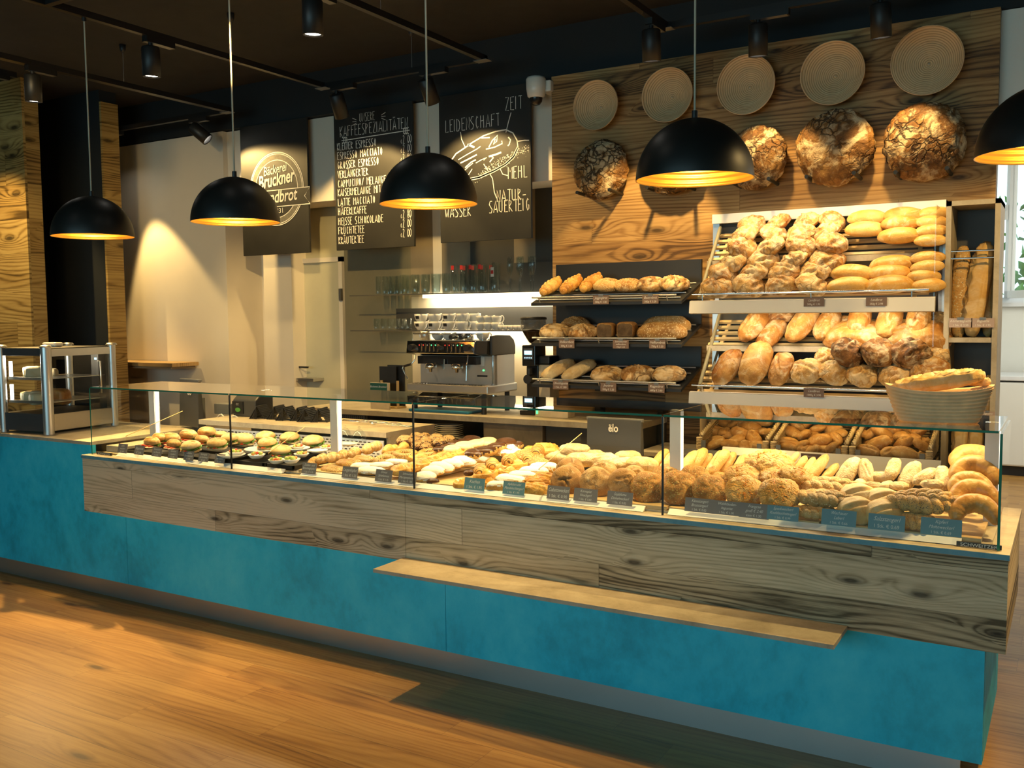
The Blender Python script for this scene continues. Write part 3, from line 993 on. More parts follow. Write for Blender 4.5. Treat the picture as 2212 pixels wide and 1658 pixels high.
for nm, pr_, y_ in items:
    line(mb, nm, 729 + (y_ - 325) * .016, y_, .055, .70, .0078)
    line(mb, '€', 866, y_ - 15, .032, .60, .005)
    line(mb, pr_, 871, y_ - 15, .062, .52, .0062)
mb.build('lettering', ['chalk'], t_)

# 3: bread drawing
t_, w_, h_, cx, cz = board(((952, 525), (1148, 515)), 'chalkboard with a drawn loaf and its ingredients, rightmost of the three')
g = loc_fn(cx, cz)
mb = MB()
line(mb, 'ZEIT', 1092, 239, .088, .72, .006)
line(mb, 'LEIDENSCHAFT', 963, 286, .085, .68, .006)
line(mb, 'MEHL', 1098, 386, .08, .72, .008)
line(mb, 'NATUR-', 1074, 436, .08, .74, .008)
line(mb, 'SAUERTEIG', 1057, 460, .082, .70, .008)
line(mb, 'WASSER', 962, 470, .078, .72, .008)
for pts in ([(1104, 243), (1098, 265), (1093, 286)], [(995, 285), (997, 300), (1006, 320)], [(1097, 379), (1086, 376), (1075, 353)], [(1073, 428), (1068, 415), (1064, 385), (1045, 354)], [(980, 455), (985, 420), (1020, 365)]):
    ribbon(mb, [g(*p) for p in pts], .006)
mb.build('lettering', ['chalk'], t_)
mb = MB()
out = [(976, 345), (985, 332), (1000, 322), (1020, 308), (1045, 293), (1070, 284), (1093, 280), (1108, 287), (1117, 303), (1119, 318), (1110, 338), (1092, 355), (1065, 370), (1035, 383), (1010, 388)]
ribbon(mb, [g(*p) for p in out], .009)
ribbon(mb, [g(*p) for p in out[-6:]], .02)
for pts in ([(1056, 318), (1064, 303), (1075, 292), (1073, 305), (1066, 312), (1070, 300)], [(1050, 322), (1068, 318), (1085, 310), (1084, 304)], [(1098, 296), (1103, 302), (1100, 312), (1097, 315)], [(990, 345), (1010, 333), (1030, 322), (1038, 316)], [(995, 352), (1015, 342), (1030, 334)],
            [(1005, 362), (1018, 350), (1028, 345)], [(1028, 352), (1040, 345), (1052, 340), (1045, 346)], [(1056, 338), (1070, 334), (1083, 329)], [(1058, 350), (1066, 340), (1062, 338)], [(1000, 372), (1012, 360), (1022, 352)], [(1010, 312), (1025, 318)], [(1040, 298), (1058, 297)], [(1119, 305), (1133, 303), (1143, 303)]):
    ribbon(mb, [g(*p) for p in pts], rnd.uniform(.006, .014))
for i in range(260):
    t = rnd.random()
    px_, py_ = 1142 - 110 * t + rnd.gauss(0, 4), 312 + 66 * t + abs(rnd.gauss(0, 9)) - 6 * math.sin(t * 3)
    if px_ < 1144:
        p = g(px_, py_)
        s_ = rnd.uniform(.001, .0028)
        mb.add([(p[0] - s_, -.001, p[2] - s_), (p[0] + s_, -.001, p[2] - s_), (p[0] + s_, -.001, p[2] + s_), (p[0] - s_, -.001, p[2] + s_)], [(0, 1, 2, 3)])
mb.build('chalk_drawing', ['chalk'], t_)

# security camera
P = at(1158, 192, 5.62)
sc_ = thing('security_camera', 'white dome security camera beside the board wall', 'camera', P)
MB().lathe([(0, .075), (.06, .075), (.068, .06), (.066, .0), (.058, -.05), (.045, -.06)], 28).build('housing', 'white', sc_)
MB().lathe([(.044, -.058), (.04, -.085), (.025, -.105), (0, -.112)], 24).build('dome_lens', 'black_gloss', sc_)
MB().box((.02, .02, -.02), (.10, .18, .055)).build('bracket', 'white', sc_, bev=.01)

# ------------------------------------------------------------------ baskets and wheel loaves on the board wall
ORD = ['first', 'second', 'third', 'fourth', 'fifth', 'sixth', 'seventh', 'eighth', 'ninth', 'tenth', 'eleventh', 'twelfth', 'thirteenth', 'fourteenth', 'fifteenth', 'sixteenth', 'seventeenth', 'eighteenth']
for i, (px_, py_, w_) in enumerate([(1288.5, 228, 97), (1443, 206, 106), (1612.5, 184, 116), (1799, 159, 124), (2003, 132, 134)]):
    P = at(px_, py_, 5.60)
    R_ = w_ * mpp(P) / 2 * 1.06
    prof = []
    N_ = 20
    for k in range(N_ + 1):
        t = k / N_
        r0, zz = R_ * (.02 + .98 * t ** .8), .085 * t ** 2.2
        prof.append((r0, zz))
    pr_ = []
    for (ra, za), (rb, zb) in zip(prof, prof[1:]):
        for s_ in range(3):
            t = s_ / 3
            pr_.append((ra + (rb - ra) * t, za + (zb - za) * t - .004 * math.sin(PI * t)))
    pr_ += [(R_ * 1.0, .088), (R_ * 1.03, .092), (R_ * 1.04, .085), (R_ * 1.0, .075), (R_ * .6, .016), (0, -.006)]
    bk = thing('proofing_basket', ORD[i] + ' round cane proofing basket from the left, hung on the board wall', 'basket', (P.x, 5.668, P.z), 0, 'round baskets on the board wall')
    MB().lathe(pr_, 48).build('coiled_cane', 'banneton', bk, (0, 0, 0), (PI / 2, 0, 0))
    MB().lathe([(0, .004), (.004, .004), (.005, -.01)], 10, 0).build('screw', 'steel', bk, (0, 0, 0), (PI / 2, 0, 0))

# ------------------------------------------------------------------ black wall rack with three sloping trays
br = thing('tiered_bread_rack', 'black three-tier bread rack on the board wall beside the coffee machine', 'bread rack')
bx0, bx1 = -2.975, -1.965
TIERS = [(1.79, 2.035), (1.535, 1.79), (1.272, 1.50)]
BRZ = []
for i, (zf, ztop) in enumerate(TIERS):
    zb_ = zf + .115                                        # back of the tray
    BRZ.append((zf, zb_))
    tray = MB()
    tray.add([(bx0, 5.24, zf - .03), (bx1, 5.24, zf - .03), (bx1, 5.58, zb_ - .03), (bx0, 5.58, zb_ - .03), (bx0, 5.24, zf - .012), (bx1, 5.24, zf - .012), (bx1, 5.58, zb_ - .012), (bx0, 5.58, zb_ - .012)],
             [(0, 3, 2, 1), (4, 5, 6, 7), (0, 1, 5, 4), (1, 2, 6, 5), (2, 3, 7, 6), (3, 0, 4, 7)])
    tray.build('tray', 'black', br)
    MB().box((bx0, 5.58, zb_ - .03), (bx1, 5.60, ztop)).build('back_plate', 'black', br)
    rl = MB()
    for k in range(4):
        t = .12 + k * .26
        rl.cyl((bx0 + .02, 5.24 + .34 * t, zf - .012 + .115 * t + .006), (bx1 - .02, 5.24 + .34 * t, zf - .012 + .115 * t + .006), .005, n=8)
    rl.build('support_rods', 'alu', br)
    fr_ = MB().cyl((bx0 + .01, 5.235, zf + .022), (bx1 - .03, 5.235, zf + .022), .0055, n=8)
    for xx in (bx0 + .06, -2.5, bx1 - .09):
        fr_.cyl((xx, 5.235, zf + .02), (xx, 5.25, zf - .015), .004, n=6)
    fr_.build('front_rail', 'alu', br)
MB().box((-2.7, 5.60, 1.2), (-2.66, 5.679, 2.0)).box((-2.26, 5.60, 1.2), (-2.22, 5.679, 2.0)).build('wall_bracket', 'black', br)

# ------------------------------------------------------------------ large bread rack with wooden slats
rk = thing('bread_rack', 'tall aluminium bread rack with wooden slatted trays, filled with loaves', 'bread rack')
rx0, rx1 = -1.90, -.602
MB().box((rx0, 5.60, .9), (rx0 + .04, 5.675, 2.30)).box((rx1 - .03, 5.60, .9), (rx1, 5.675, 2.30)).build('frame_post', 'alu', rk)
MB().box((rx0, 5.585, 2.245), (rx1, 5.675, 2.30)).build('top_panel', 'alu_rail', rk)
MB().box((rx0 + .04, 5.655, .9), (rx1 - .03, 5.675, 2.245)).build('back_board', 'dark_panel', rk)
MB().box((rx1 - .012, 5.24, .9), (rx1 - .006, 5.60, 2.24)).build('side_panel', 'glass', rk)
for zz_ in (1.86, 1.34):
    MB().tube([(rx0 + .05, 5.59, zz_ + .36), (rx0 + .05, 5.22, zz_ - .07)], .012, 6).tube([(rx0 + .06, 5.42, zz_ + .02), (rx0 + .06, 5.59, zz_ + .2)], .009, 6).build('side_brace', 'olive', rk)


def slat_tray(y0, z0, y1, z1, n, nm='slat_tray', x0=rx0 + .03, x1=rx1 - .04):
    """slats from the front (y0,z0) to the back (y1,z1)"""
    b = MB()
    d = Vector((0, y1 - y0, z1 - z0))
    u = d.normalized()
    nn = Vector((0, -u.z, u.y))
    for k in range(n):
        c = Vector((0, y0, z0)) + d * (k + .5) / n
        q = [c - u * .011 - nn * .007, c + u * .011 - nn * .007, c + u * .011 + nn * .007, c - u * .011 + nn * .007]
        b.extr([(p.y, p.z) for p in q], 'x', x0, x1)
    for xx in (x0 + .06, x1 - .08):
        q = [Vector((0, y0, z0)) - nn * .02, Vector((0, y1, z1)) - nn * .02, Vector((0, y1, z1)) - nn * .0075, Vector((0, y0, z0)) - nn * .0075]
        b.extr([(p.y, p.z) for p in q], 'x', xx, xx + .02)
    o = b.build(nm, 'slat_wood', rk)
    MB().extr([(y0 - .012, z0 - .02), (y0 - .004, z0 - .02), (y0 - .004, z0 + .012), (y0 - .012, z0 + .012)], 'x', x0, x1).build('tray_edge', 'stone', rk)
    return o


# front y, front z, back y, back z
TRAYS = {'A': (5.42, 2.00, 5.64, 2.19), 'B': (5.24, 1.745, 5.46, 1.93), 'C': (5.42, 1.50, 5.64, 1.665), 'D': (5.24, 1.235, 5.47, 1.40)}
for k_, (y0, z0, y1, z1) in TRAYS.items():
    slat_tray(y0, z0, y1, z1, 5)
    ap = .02
for zf, zz in ((1.775, 'B'), (1.26, 'D')):
    lo = zf - .072
    MB().extr([(5.105, lo), (5.135, lo - .004), (5.14, zf), (5.115, zf - .004)], 'x', rx0 + .03, rx1 + .01 if zz == 'B' else rx1 + .0).build('front_ledge', 'alu_rail', rk)
    MB().box((rx0 + .06, 5.14, zf - .05), (rx1 - .04, 5.26, zf - .035)).build('ledge_floor', 'stone_dark', rk)
    rr = MB().cyl((rx0 + .04, 5.13, zf + .035), (rx1 - .02, 5.13, zf + .035), .006, n=8)
    for xx in (rx0 + .1, -1.2, rx1 - .1):
        rr.cyl((xx, 5.13, zf + .035), (xx, 5.132, zf - .01), .004, n=6)
    rr.build('front_rail', 'chrome', rk)
    MB().box((rx0 + .08, 5.21, zf - .03), (rx1 - .05, 5.235, zf - .02)).build('led_strip', 'led', rk)
MB().cyl((rx0 + .05, 5.3, .9), (rx0 + .05, 5.3, 1.18), .02, n=12).build('front_foot', 'slat_wood', rk)
MB().box((rx0 + .05, 5.26, 1.13), (rx1 - .05, 5.30, 1.18)).build('cross_board', 'slat_wood', rk)
# basket ledge at the bottom
bl_ = MB().extr([(4.915, .905), (4.94, .90), (4.975, .972), (4.96, .978)], 'x', -1.62, -.53).build('basket_ledge', 'white', rk)
MB().box((-1.84, 4.98, .8855), (-.58, 5.58, .905)).build('basket_shelf', 'stone_dark', rk)
# LED light in the rack
area_light('rack_light', (-1.25, 5.28, 2.33), (1.15, .03), 3.6, NEUT2, (-1.25, 5.45, 1.7))
area_light('rack_light_lower', (-1.25, 5.215, 1.715), (1.15, .02), 4, NEUT2, (-1.25, 5.42, 1.4))
area_light('basket_light', (-1.1, 5.12, 1.19), (1.0, .03), 3, WARMW, (-1.1, 5.3, .95))

# ------------------------------------------------------------------ baguette cabinet
cb = thing('baguette_cabinet', 'narrow tall baguette cabinet with dark back at the right end of the board wall', 'cabinet')
cx0, cx1 = -.575, -.325
yF = 5.35
zc = 2.265
MB().box((cx0, yF, .0), (cx0 + .025, 5.675, zc)).box((cx1 - .025, yF, .0), (cx1, 5.675, zc)).box((cx0, yF, zc - .025), (cx1, 5.675, zc)).build('body', 'stone', cb)
MB().box((cx0 + .025, yF + .01, 1.54), (cx1 - .025, 5.66, 1.565)).box((cx0 + .025, yF + .01, .80), (cx1 - .025, 5.66, .825)).build('shelf_board', 'stone', cb)
MB().box((cx0 + .025, 5.645, .0), (cx1 - .025, 5.655, zc - .025)).build('back_panel', 'dark_panel', cb)
b = MB()
for zz in (at(2100, 541, yF).z, at(2100, 557, yF).z):
    b.cyl((cx0 + .02, yF + .012, zz), (cx1 - .02, yF + .012, zz), .005, n=8)
zz2 = at(2100, 895, yF).z
b.cyl((cx0 + .02, yF + .012, zz2), (cx1 - .02, yF + .012, zz2), .005, n=8)
b.build('guard_rail', 'chrome', cb)

# ------------------------------------------------------------------ shelves over the coffee machine
SH = [(1.872, 'upper'), (1.595, 'lower')]
for zs, nm in SH:
    t_ = thing('glass_shelf', nm + ' glass shelf on the niche wall with an LED strip below', 'shelf')
    MB().box((-4.95, 5.80, zs - .008), (-3.0, 6.10, zs), 0).box((-4.95, 5.795, zs - .008), (-3.0, 5.7995, zs), 1).build('shelf_pane', ['glass', 'dark_panel'], t_)
    MB().box((-4.42, 6.05, zs - .028), (-3.02, 6.118, zs - .009)).build('led_strip', 'led', t_)
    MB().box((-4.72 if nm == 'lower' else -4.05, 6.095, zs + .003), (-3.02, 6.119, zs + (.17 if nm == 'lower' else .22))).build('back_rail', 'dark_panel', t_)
    area_light('shelf_light', (-3.72, 6.04, zs - .03), (1.35, .02), 6, NEUT2, (-3.72, 6.10, zs - .22))


def tumbler(name, label, P, r, h, grp, flare=1.12, mark=None):
    o = MB().lathe([(0, 0), (r * .92, 0), (r * .95, .004), (r * flare, h), (r * flare - .0022, h), (r * .90, .014), (0, .012)], 20).build(name, 'glass_cup', None, P)
    tag(o, label, 'glass', grp)
    if mark == 'red':
        MB().add([(r * flare * 1.01 * math.cos(a), r * flare * 1.01 * math.sin(a), z) for a in (-2.0, -1.6, -1.2) for z in (h * .82, h * .97)], [(0, 2, 3, 1), (2, 4, 5, 3)]).build('red_band', 'red', o)
    if mark == 'label':
        q = MB().add([(r * 1.1 * math.cos(a), r * 1.1 * math.sin(a), z) for a in (-2.2, -1.9, -1.6, -1.3) for z in (h * .52, h * .84)], [(0, 2, 3, 1), (2, 4, 5, 3), (4, 6, 7, 5)]).build('printed_label', 'white', o)
        MB().add([(r * 1.12 * math.cos(a), r * 1.12 * math.sin(a), z) for a in (-2.1, -1.75, -1.4) for z in (h * .62, h * .74)], [(0, 2, 3, 1), (2, 4, 5, 3)]).build('printed_mark', 'red', q)
    return o


zs = SH[0][0] + .0005
xs_ = [at(p, 610, 5.92).x for p in (824, 838, 852, 866, 882, 904, 926, 948, 972)]
for i, x_ in enumerate(xs_):
    small = i < 4
    for row, yy in ((0, 5.88), (1, 5.99)):
        tumbler('water_glass', ('%s %s glass from the left in the %s row on the upper shelf' % (ORD[i], 'straight' if small else 'flared', ['front', 'back'][row])), (x_ + row * .02, yy, zs), .024 if small else .032, .145 if small else .15, 'glasses on the upper shelf', 1.02 if small else 1.22)
for i, p in enumerate((989, 1008, 1027, 1047)):
    x_ = at(p, 600, 5.92).x
    for row, yy in ((0, 5.88), (1, 5.99)):
        tumbler('tall_glass', '%s tall glass with a red band from the left, %s row of the upper shelf' % (ORD[i], ['front', 'back'][row]), (x_ + row * .03, yy, zs), .031, .21, 'tall glasses with red bands', 1.03, 'red')
tumbler('beer_glass', 'tall glass with a white and red printed label on the upper shelf', (at(1070, 600, 5.9).x, 5.9, zs), .034, .215, None, 1.2, 'label')
for i, p in enumerate((1108, 1119, 1131, 1144, 1158)):
    P = Vector((at(p, 600, 5.92).x, 5.88 + .06 * (i % 2), zs))
    o = MB().lathe([(0, 0), (.028, .001), (.027, .004), (.005, .012), (.004, .10), (.012, .12), (.024, .17), (.025, .20), (.021, .25), (.0195, .25), (.022, .20), (.020, .165), (.006, .118), (0, .116)], 20).build('champagne_flute', 'glass_cup', None, P)
    tag(o, '%s champagne flute from the left at the right end of the upper shelf' % ORD[i], 'glass', 'champagne flutes')
zs = SH[1][0] + .0005
for i, p in enumerate((813, 828, 842, 856, 870, 883)):
    P = at(p, 690, 5.92)
    tumbler('small_tumbler', '%s small heavy tumbler from the left on the lower shelf' % ORD[i], (P.x, 5.92, zs), .026, .09, 'small tumblers on the lower shelf', 1.1)

cup_me = {}


def cup(P, r, h, label, grp, logo=False, rz=0.0, steel=False):
    t_ = thing('coffee_cup' if not steel else 'milk_jug', label, 'cup' if not steel else 'jug', P, rz, grp)
    body = 'steel' if steel else 'white'
    if steel:
        pf = [(0, 0), (r, 0), (r, h * .7), (r * .9, h), (r * .86, h), (r * .94, h * .68), (r * .94, .006), (0, .005)]
    else:
        pf = [(0, 0), (r * .5, 0), (r * .55, .004), (r * .85, h * .35), (r, h * .75), (r * 1.02, h), (r * .97, h), (r * .94, h * .72), (r * .78, h * .35), (r * .4, .01), (0, .009)]
    MB().lathe(pf, 24).build('bowl', body, t_)
    MB().tube([(r * .9 + .018 * s_, 0, h * .55 + .022 * c_ * h / .05) for s_, c_ in ((-.1, 1), (.6, 1.05), (1.1, .5), (1.1, -.1), (.7, -.8), (-.25, -1.1))], .0042, 8).build('handle', body, t_)
    if logo:
        a0 = -PI / 2 - rz - .35
        vs = []
        for k in range(4):
            a = a0 + k * .22
            for zz, rr in ((h * .42, r * .945), (h * .78, r * 1.035)):
                vs.append((rr * math.cos(a), rr * math.sin(a), zz))
        MB().add(vs, [(2 * k, 2 * k + 2, 2 * k + 3, 2 * k + 1) for k in range(3)]).build('printed_square', 'black', t_)
    return t_


G_ = 'white cups on the lower shelf'
big = [(909, 1), (938, 1), (969, 1), (998, 0), (1012, 0)]
for i, (p, lg_) in enumerate(big):
    x_ = at(p, 690, 5.90).x
    yy = 5.90 + (.07 if i == 4 else 0)
    cup((x_, yy, zs), .052, .065, '%s white cup from the left, bottom cup of a pair on the lower shelf' % ORD[i], G_, bool(lg_), .2)
    cup((x_ + .003, yy, zs + .058), .052, .065, '%s white cup from the left, stacked on another cup on the lower shelf' % ORD[i], G_, bool(lg_) and i != 1, .5 - i * .2)
for i, p in enumerate((1038, 1055, 1072)):
    x_ = at(p, 690, 5.88).x
    cup((x_, 5.88, zs), .038, .055, '%s small cup of the shorter stacks, lower cup' % ORD[i], G_, False, .1)
    if i != 3:
        cup((x_, 5.885 if i else 5.89, zs + .049), .038, .055, '%s small cup of the shorter stacks, upper cup' % ORD[i], G_, False, .3)
for i, p in enumerate((1081, 1092, 1104, 1115, 1124)):
    x_ = at(p, 698, 5.88).x
    tag(MB().lathe([(0, 0), (.015, 0), (.024, .018), (.026, .036), (.023, .036), (.02, .016), (0, .006)], 20).build('creamer_pot', 'white', None, (x_, 5.88, zs)), '%s tiny white creamer pot right of the cups on the lower shelf' % ORD[i], 'pot', 'white creamer pots')

# ------------------------------------------------------------------ espresso machine
ez = BZ
em = thing('espresso_machine', 'steel two-group espresso machine on the back counter under the shelves', 'coffee machine')
ex0, ex1, ey0, ey1 = -3.965, -3.335, 5.30, 5.64
zA, zB_, zC, zD = 1.235, 1.445, 1.535, 1.55
MB().box((ex0 - .02, ey0 - .05, zA - .055), (ex1 + .02, ey1, zA)).build('drip_tray_base', 'steel', em, bev=.008)
b = MB()
for k in range(26):
    x_ = ex0 + .02 + k * .0235
    b.box((x_, ey0 - .035, zA + .0005), (x_ + .01, ey0 + .06, zA + .004))
b.build('drip_grille', 'chrome', em)
for x_ in (ex0 + .03, ex1 - .03):
    for y_ in (ey0 - .02, ey1 - .06):
        MB().cyl((x_, y_, ez), (x_, y_, zA - .055), .018, n=12).build('foot', 'black', em)
MB().box((ex0, ey0 + .09, zA), (ex1 - .01, ey1 - .02, zC - .02)).build('body_front', 'steel', em)
pf = [(ey0 + .02, zB_ - .01), (ey1 - .01, zB_ - .01), (ey1 - .01, zB_ + .05), (ey1 - .03, zC), (ey1 - .08, zC + .03), (ey0 + .10, zC + .035), (ey0 + .02, zC + .03)]
MB().extr(pf, 'x', ex1 - .008, ex1 + .012).build('side_cheek', 'black', em, bev=.004)
MB().box((ex1 - .008, ey0 + .09, zA), (ex1 + .008, ey1 - .02, zB_ - .011)).build('side_panel', 'steel', em)
MB().cyl((ex1 - .004, ey0 + .06, zA), (ex1 - .004, ey0 + .06, zC + .03), .009, n=12).build('corner_tube', 'chrome', em)
hd = MB().extr([(ey0 - .03, zB_ + .0), (ey0 + .09, zB_ - .02), (ey0 + .09, zC - .005), (ey0 - .015, zC - .005)], 'x', ex0 - .035, ex1 - .1).build('control_panel', 'chrome', em, bev=.004)
MB().extr([(ey0 - .01, zB_ + .0), (ey0 + .09, zB_ - .02), (ey0 + .09, zC - .005), (ey0 - .0, zC - .005)], 'x', ex1 - .099, ex1 - .01).build('control_end', 'black', em)
for k in range(11):
    x_ = ex0 + .085 + k * .034 + (.012 if k > 5 else 0)
    zz = zB_ + .04
    if k == 5:
        MB().cyl((x_, ey0 - .022, zz), (x_, ey0 - .04, zz), .014, n=16).build('knob', 'black', hd)
        continue
    e = MB().extr([(x_ + .0115 * math.cos(a), zz + .0055 * 0 + (.022 if math.sin(a) > 0 else -.022) + .009 * math.sin(a)) for a in [i * PI / 8 for i in range(16)]], 'y', ey0 - .034, ey0 - .018).build('button', 'black_gloss', hd)
    MB().cyl((x_, ey0 - .0345, zz + .018), (x_, ey0 - .0365, zz + .018), .004, n=8).build('pilot_light', ['led_red', 'led_red', 'ink', 'led_green', 'led_green', 'ink', 'led_red', 'led_red', 'ink', 'led_green', 'led_green'][k], e)
for x_ in (ex0 + .02, ex0 + .485):
    MB().cyl((x_, ey0 - .02, zB_ + .04), (x_, ey0 - .06, zB_ + .04), .026, .022, 20).build('steam_knob', 'black', hd)
MB().box((ex0 + .02, ey0 + .03, zB_ - .075), (ex1 - .12, ey0 + .09, zB_ - .021)).build('group_housing', 'black_gloss', em)
for x_ in (ex0 + .14, ex0 + .36):
    g_ = MB().lathe([(.0, 0), (.038, 0), (.04, .004), (.04, .035), (.0, .035)], 24, 0, (x_, ey0 + .02, zB_ - .105)).build('group_head', 'chrome', em)
    MB().cyl((x_, ey0 + .02, zB_ - .105), (x_, ey0 + .02, zB_ - .13), .018, .012, 14).build('spout', 'chrome', g_)
MB().cyl((ex0 + .255, ey0 + .02, zB_ - .04), (ex0 + .255, ey0 + .01, zB_ - .11), .007, n=10).build('hot_water_tap', 'chrome', em)
for x0s, dx in ((ex0 + .03, -.10), (ex0 + .47, .0)):
    wv = MB().tube([(x0s, ey0 - .01, zB_ - .01), (x0s, ey0 - .02, zB_ - .05), (x0s + dx * .2, ey0 - .03, zB_ - .075), (x0s + dx * .9, ey0 - .03, zB_ - .09), (x0s + dx, ey0 - .03, zB_ - .11), (x0s + dx * .5, ey0 - .035, zA + .03)], .0048, 8).build('steam_wand', 'chrome', em)
    if dx:
        MB().cyl((x0s + dx * .25, ey0 - .03, zB_ - .076), (x0s + dx * .85, ey0 - .03, zB_ - .09), .010, n=10).build('wand_grip', 'black', wv)
for (a_, z_, w_, h_, m_) in ((ex0 + .045, 1.355, .058, .045, 'white'), (ex0 + .055, 1.30, .05, .04, 'alu'), (ex0 + .50, 1.36, .04, .06, 'white')):
    MB().box((a_, ey0 + .087, z_), (a_ + w_, ey0 + .0895, z_ + h_)).build('sticker', m_, em)
MB().cyl((ex0 + .53, ey0 + .088, 1.33), (ex0 + .53, ey0 + .084, 1.33), .006, n=10).build('power_light', 'led_green', em)
MB().box((ex0 + .48, ey0 + .086, 1.285), (ex0 + .56, ey0 + .0895, 1.297)).build('name_plate', 'black', em)
MB().tube([(ex0 - .01, ey0 + .02, zC + .0), (ex0 - .01, ey0 + .02, zC + .045), (ex1 - .06, ey0 + .02, zC + .045), (ex1 - .06, ey0 + .02, zC)], .004, 8).build('cup_rail', 'chrome', em)
MB().box((ex0, ey0 + .02, zC - .004), (ex1 - .01, ey1 - .02, zC)).build('cup_deck', 'steel', em)
zt_ = zC + .0005
cup((ex0 + .055, ey0 + .08, zt_), .034, .06, 'steel milk jug on top of the espresso machine, left end', None, False, PI, True)
for i, x_ in enumerate((.15, .24, .52)):
    cup((ex0 + x_, ey0 + .10, zt_), .046, .05, ['white cup left of centre on top of the espresso machine', 'white cup in the middle of the espresso machine top', 'white cup at the right end of the espresso machine top'][i], 'cups on the machine', False, .2)
for i, x_ in enumerate((.335, .415)):
    t_ = thing('portafilter', ['left', 'right'][i] + ' spare portafilter lying on the espresso machine top', 'portafilter', (ex0 + x_, ey0 + .09, zt_), 0, 'portafilters')
    MB().lathe([(0, 0), (.03, 0), (.034, .02), (.034, .045), (.03, .045), (0, .03)], 20).build('filter_basket', 'chrome', t_)
    MB().tube([(0, -.03, .02), (0, -.07, .022), (0, -.11, .022)], [.008, .013, .015], 12).build('handle', 'black', t_)

# coffee grinder
P = at(1147, 850, 5.42)
gr = thing('coffee_grinder', 'black coffee grinder with a bean hopper, right of the espresso machine', 'grinder', (P.x, 5.42, BZ))
z0 = BZ
H_ = lambda py_: at(1150, py_, 5.42).z - z0
MB().box((-.055, -.06, 0), (.055, .12, .03)).box((-.045, .02, .03), (.045, .12, H_(745))).box((-.05, -.03, H_(790)), (.05, .12, H_(745))).build('body', 'black_gloss', gr, bev=.006)
MB().box((-.035, -.034, H_(776)), (.035, -.031, H_(752))).build('display', 'pos_grey', gr)
MB().box((-.028, -.0365, H_(765)), (.028, -.0345, H_(757))).build('screen', 'led_cool', gr)
for k in range(4):
    MB().cyl((-.024 + k * .016, -.0345, H_(772)), (-.024 + k * .016, -.0365, H_(772)), .004, n=8).build('touch_key', 'led_cool', gr)
MB().cyl((0, -.05, H_(818)), (0, .02, H_(818)), .03, n=16).cyl((0, -.02, H_(795)), (0, -.02, H_(808)), .018, n=14).build('dosing_fork', 'black', gr)
hz0, hz1 = H_(745), H_(688)
hp_ = MB().lathe([(.02, hz0), (.035, hz0 + .02), (.075, hz0 + .09), (.085, hz0 + .115), (.085, hz1)], 32).build('bean_hopper', 'smoke_glass', gr, (0, .04, 0))
MB().lathe([(0, hz0 + .004), (.03, hz0 + .018), (.072, hz0 + .088), (.073, hz0 + .095), (0, hz0 + .105)], 32).build('coffee_beans', 'beans', hp_)
MB().lathe([(0, hz1 + .012), (.08, hz1 + .012), (.089, hz1 + .006), (.089, hz1 - .006), (.084, hz1 - .006)], 32).build('hopper_lid', 'black', gr, (0, .04, 0))
# second grinder / dispenser: white box behind
P = at(1181, 790, 5.5)
kb = thing('paper_bag_box', 'beige packaging box beside the coffee grinder, under the black rack', 'box', (P.x, 5.5, BZ))
MB().box((-.05, -.05, 0), (.05, .08, .33)).build('box_body', 'paper', kb, bev=.003)
MB().box((-.05, -.055, .331), (.05, .08, .39)).build('box_cap', 'black', kb, bev=.01)

# menus in a wooden stand, green leaflet
P = at(845, 838, 5.35)
ms = thing('menu_stand', 'black menu cards in a wooden rod stand left of the espresso machine', 'menu stand', (P.x, 5.35, BZ))
MB().box((-.09, -.05, 0), (.09, .06, .015)).build('base', 'pine', ms)
for x_ in (-.07, .075):
    MB().cyl((x_, -.02, .015), (x_, -.02, .20), .010, n=12).build('rod', 'pine', ms)
for k, (dx, dy, hh) in enumerate(((-.02, .0, .30), (.03, .03, .31))):
    MB().box((-.085 + dx, dy, .016), (.065 + dx, dy + .012, hh)).build('menu_card', 'black', ms)
P = at(820, 840, 5.25)
lf = thing('leaflet', 'small leaflet with a dark green band in front of the menu stand', 'leaflet', (P.x, 5.25, BZ))
MB().box((-.085, 0, 0), (.085, .012, .19)).build('card', 'paper', lf)
MB().box((-.084, -.0015, .135), (.068, -.0002, .186)).build('green_band', 'dgreen', lf)
text('lettering', 'Bäckerei Bruckner', .02, lf, (-.01, -.002, .155), mat='ink', shear=.3)

# plates on the back counter shelf
for i, (p, pb, n_, r_) in enumerate(((939, 962, 8, .095), (988, 962, 11, .098), (1027, 962, 5, .085))):
    P = at(p, pb, 5.33)
    for k in range(n_):
        o = MB().lathe([(0, 0), (r_ * .62, 0), (r_ * .66, .003), (r_, .013), (r_, .016), (r_ * .64, .006), (0, .005)], 32).build('plate', 'white', None, (P.x, 5.235, .8205 + k * .0135))
        tag(o, 'grey-white plate in the %s stack under the back counter, %s' % (['left', 'tall middle', 'short right'][i], 'topmost' if k == n_ - 1 else 'bottom one' if k == 0 else '%s from the bottom' % ORD[k]), 'plate', 'stacked plates')
# blue cloth tray and board on back counter
P = at(960, 886, 5.3)
tag(MB().box((-.25, -.10, 0), (.25, .10, .018)).build('blue_tray', 'blue_tray', None, (P.x, 5.32, BZ + .001), bev=.006), 'flat blue plastic tray on the back counter in front of the coffee machine', 'tray')
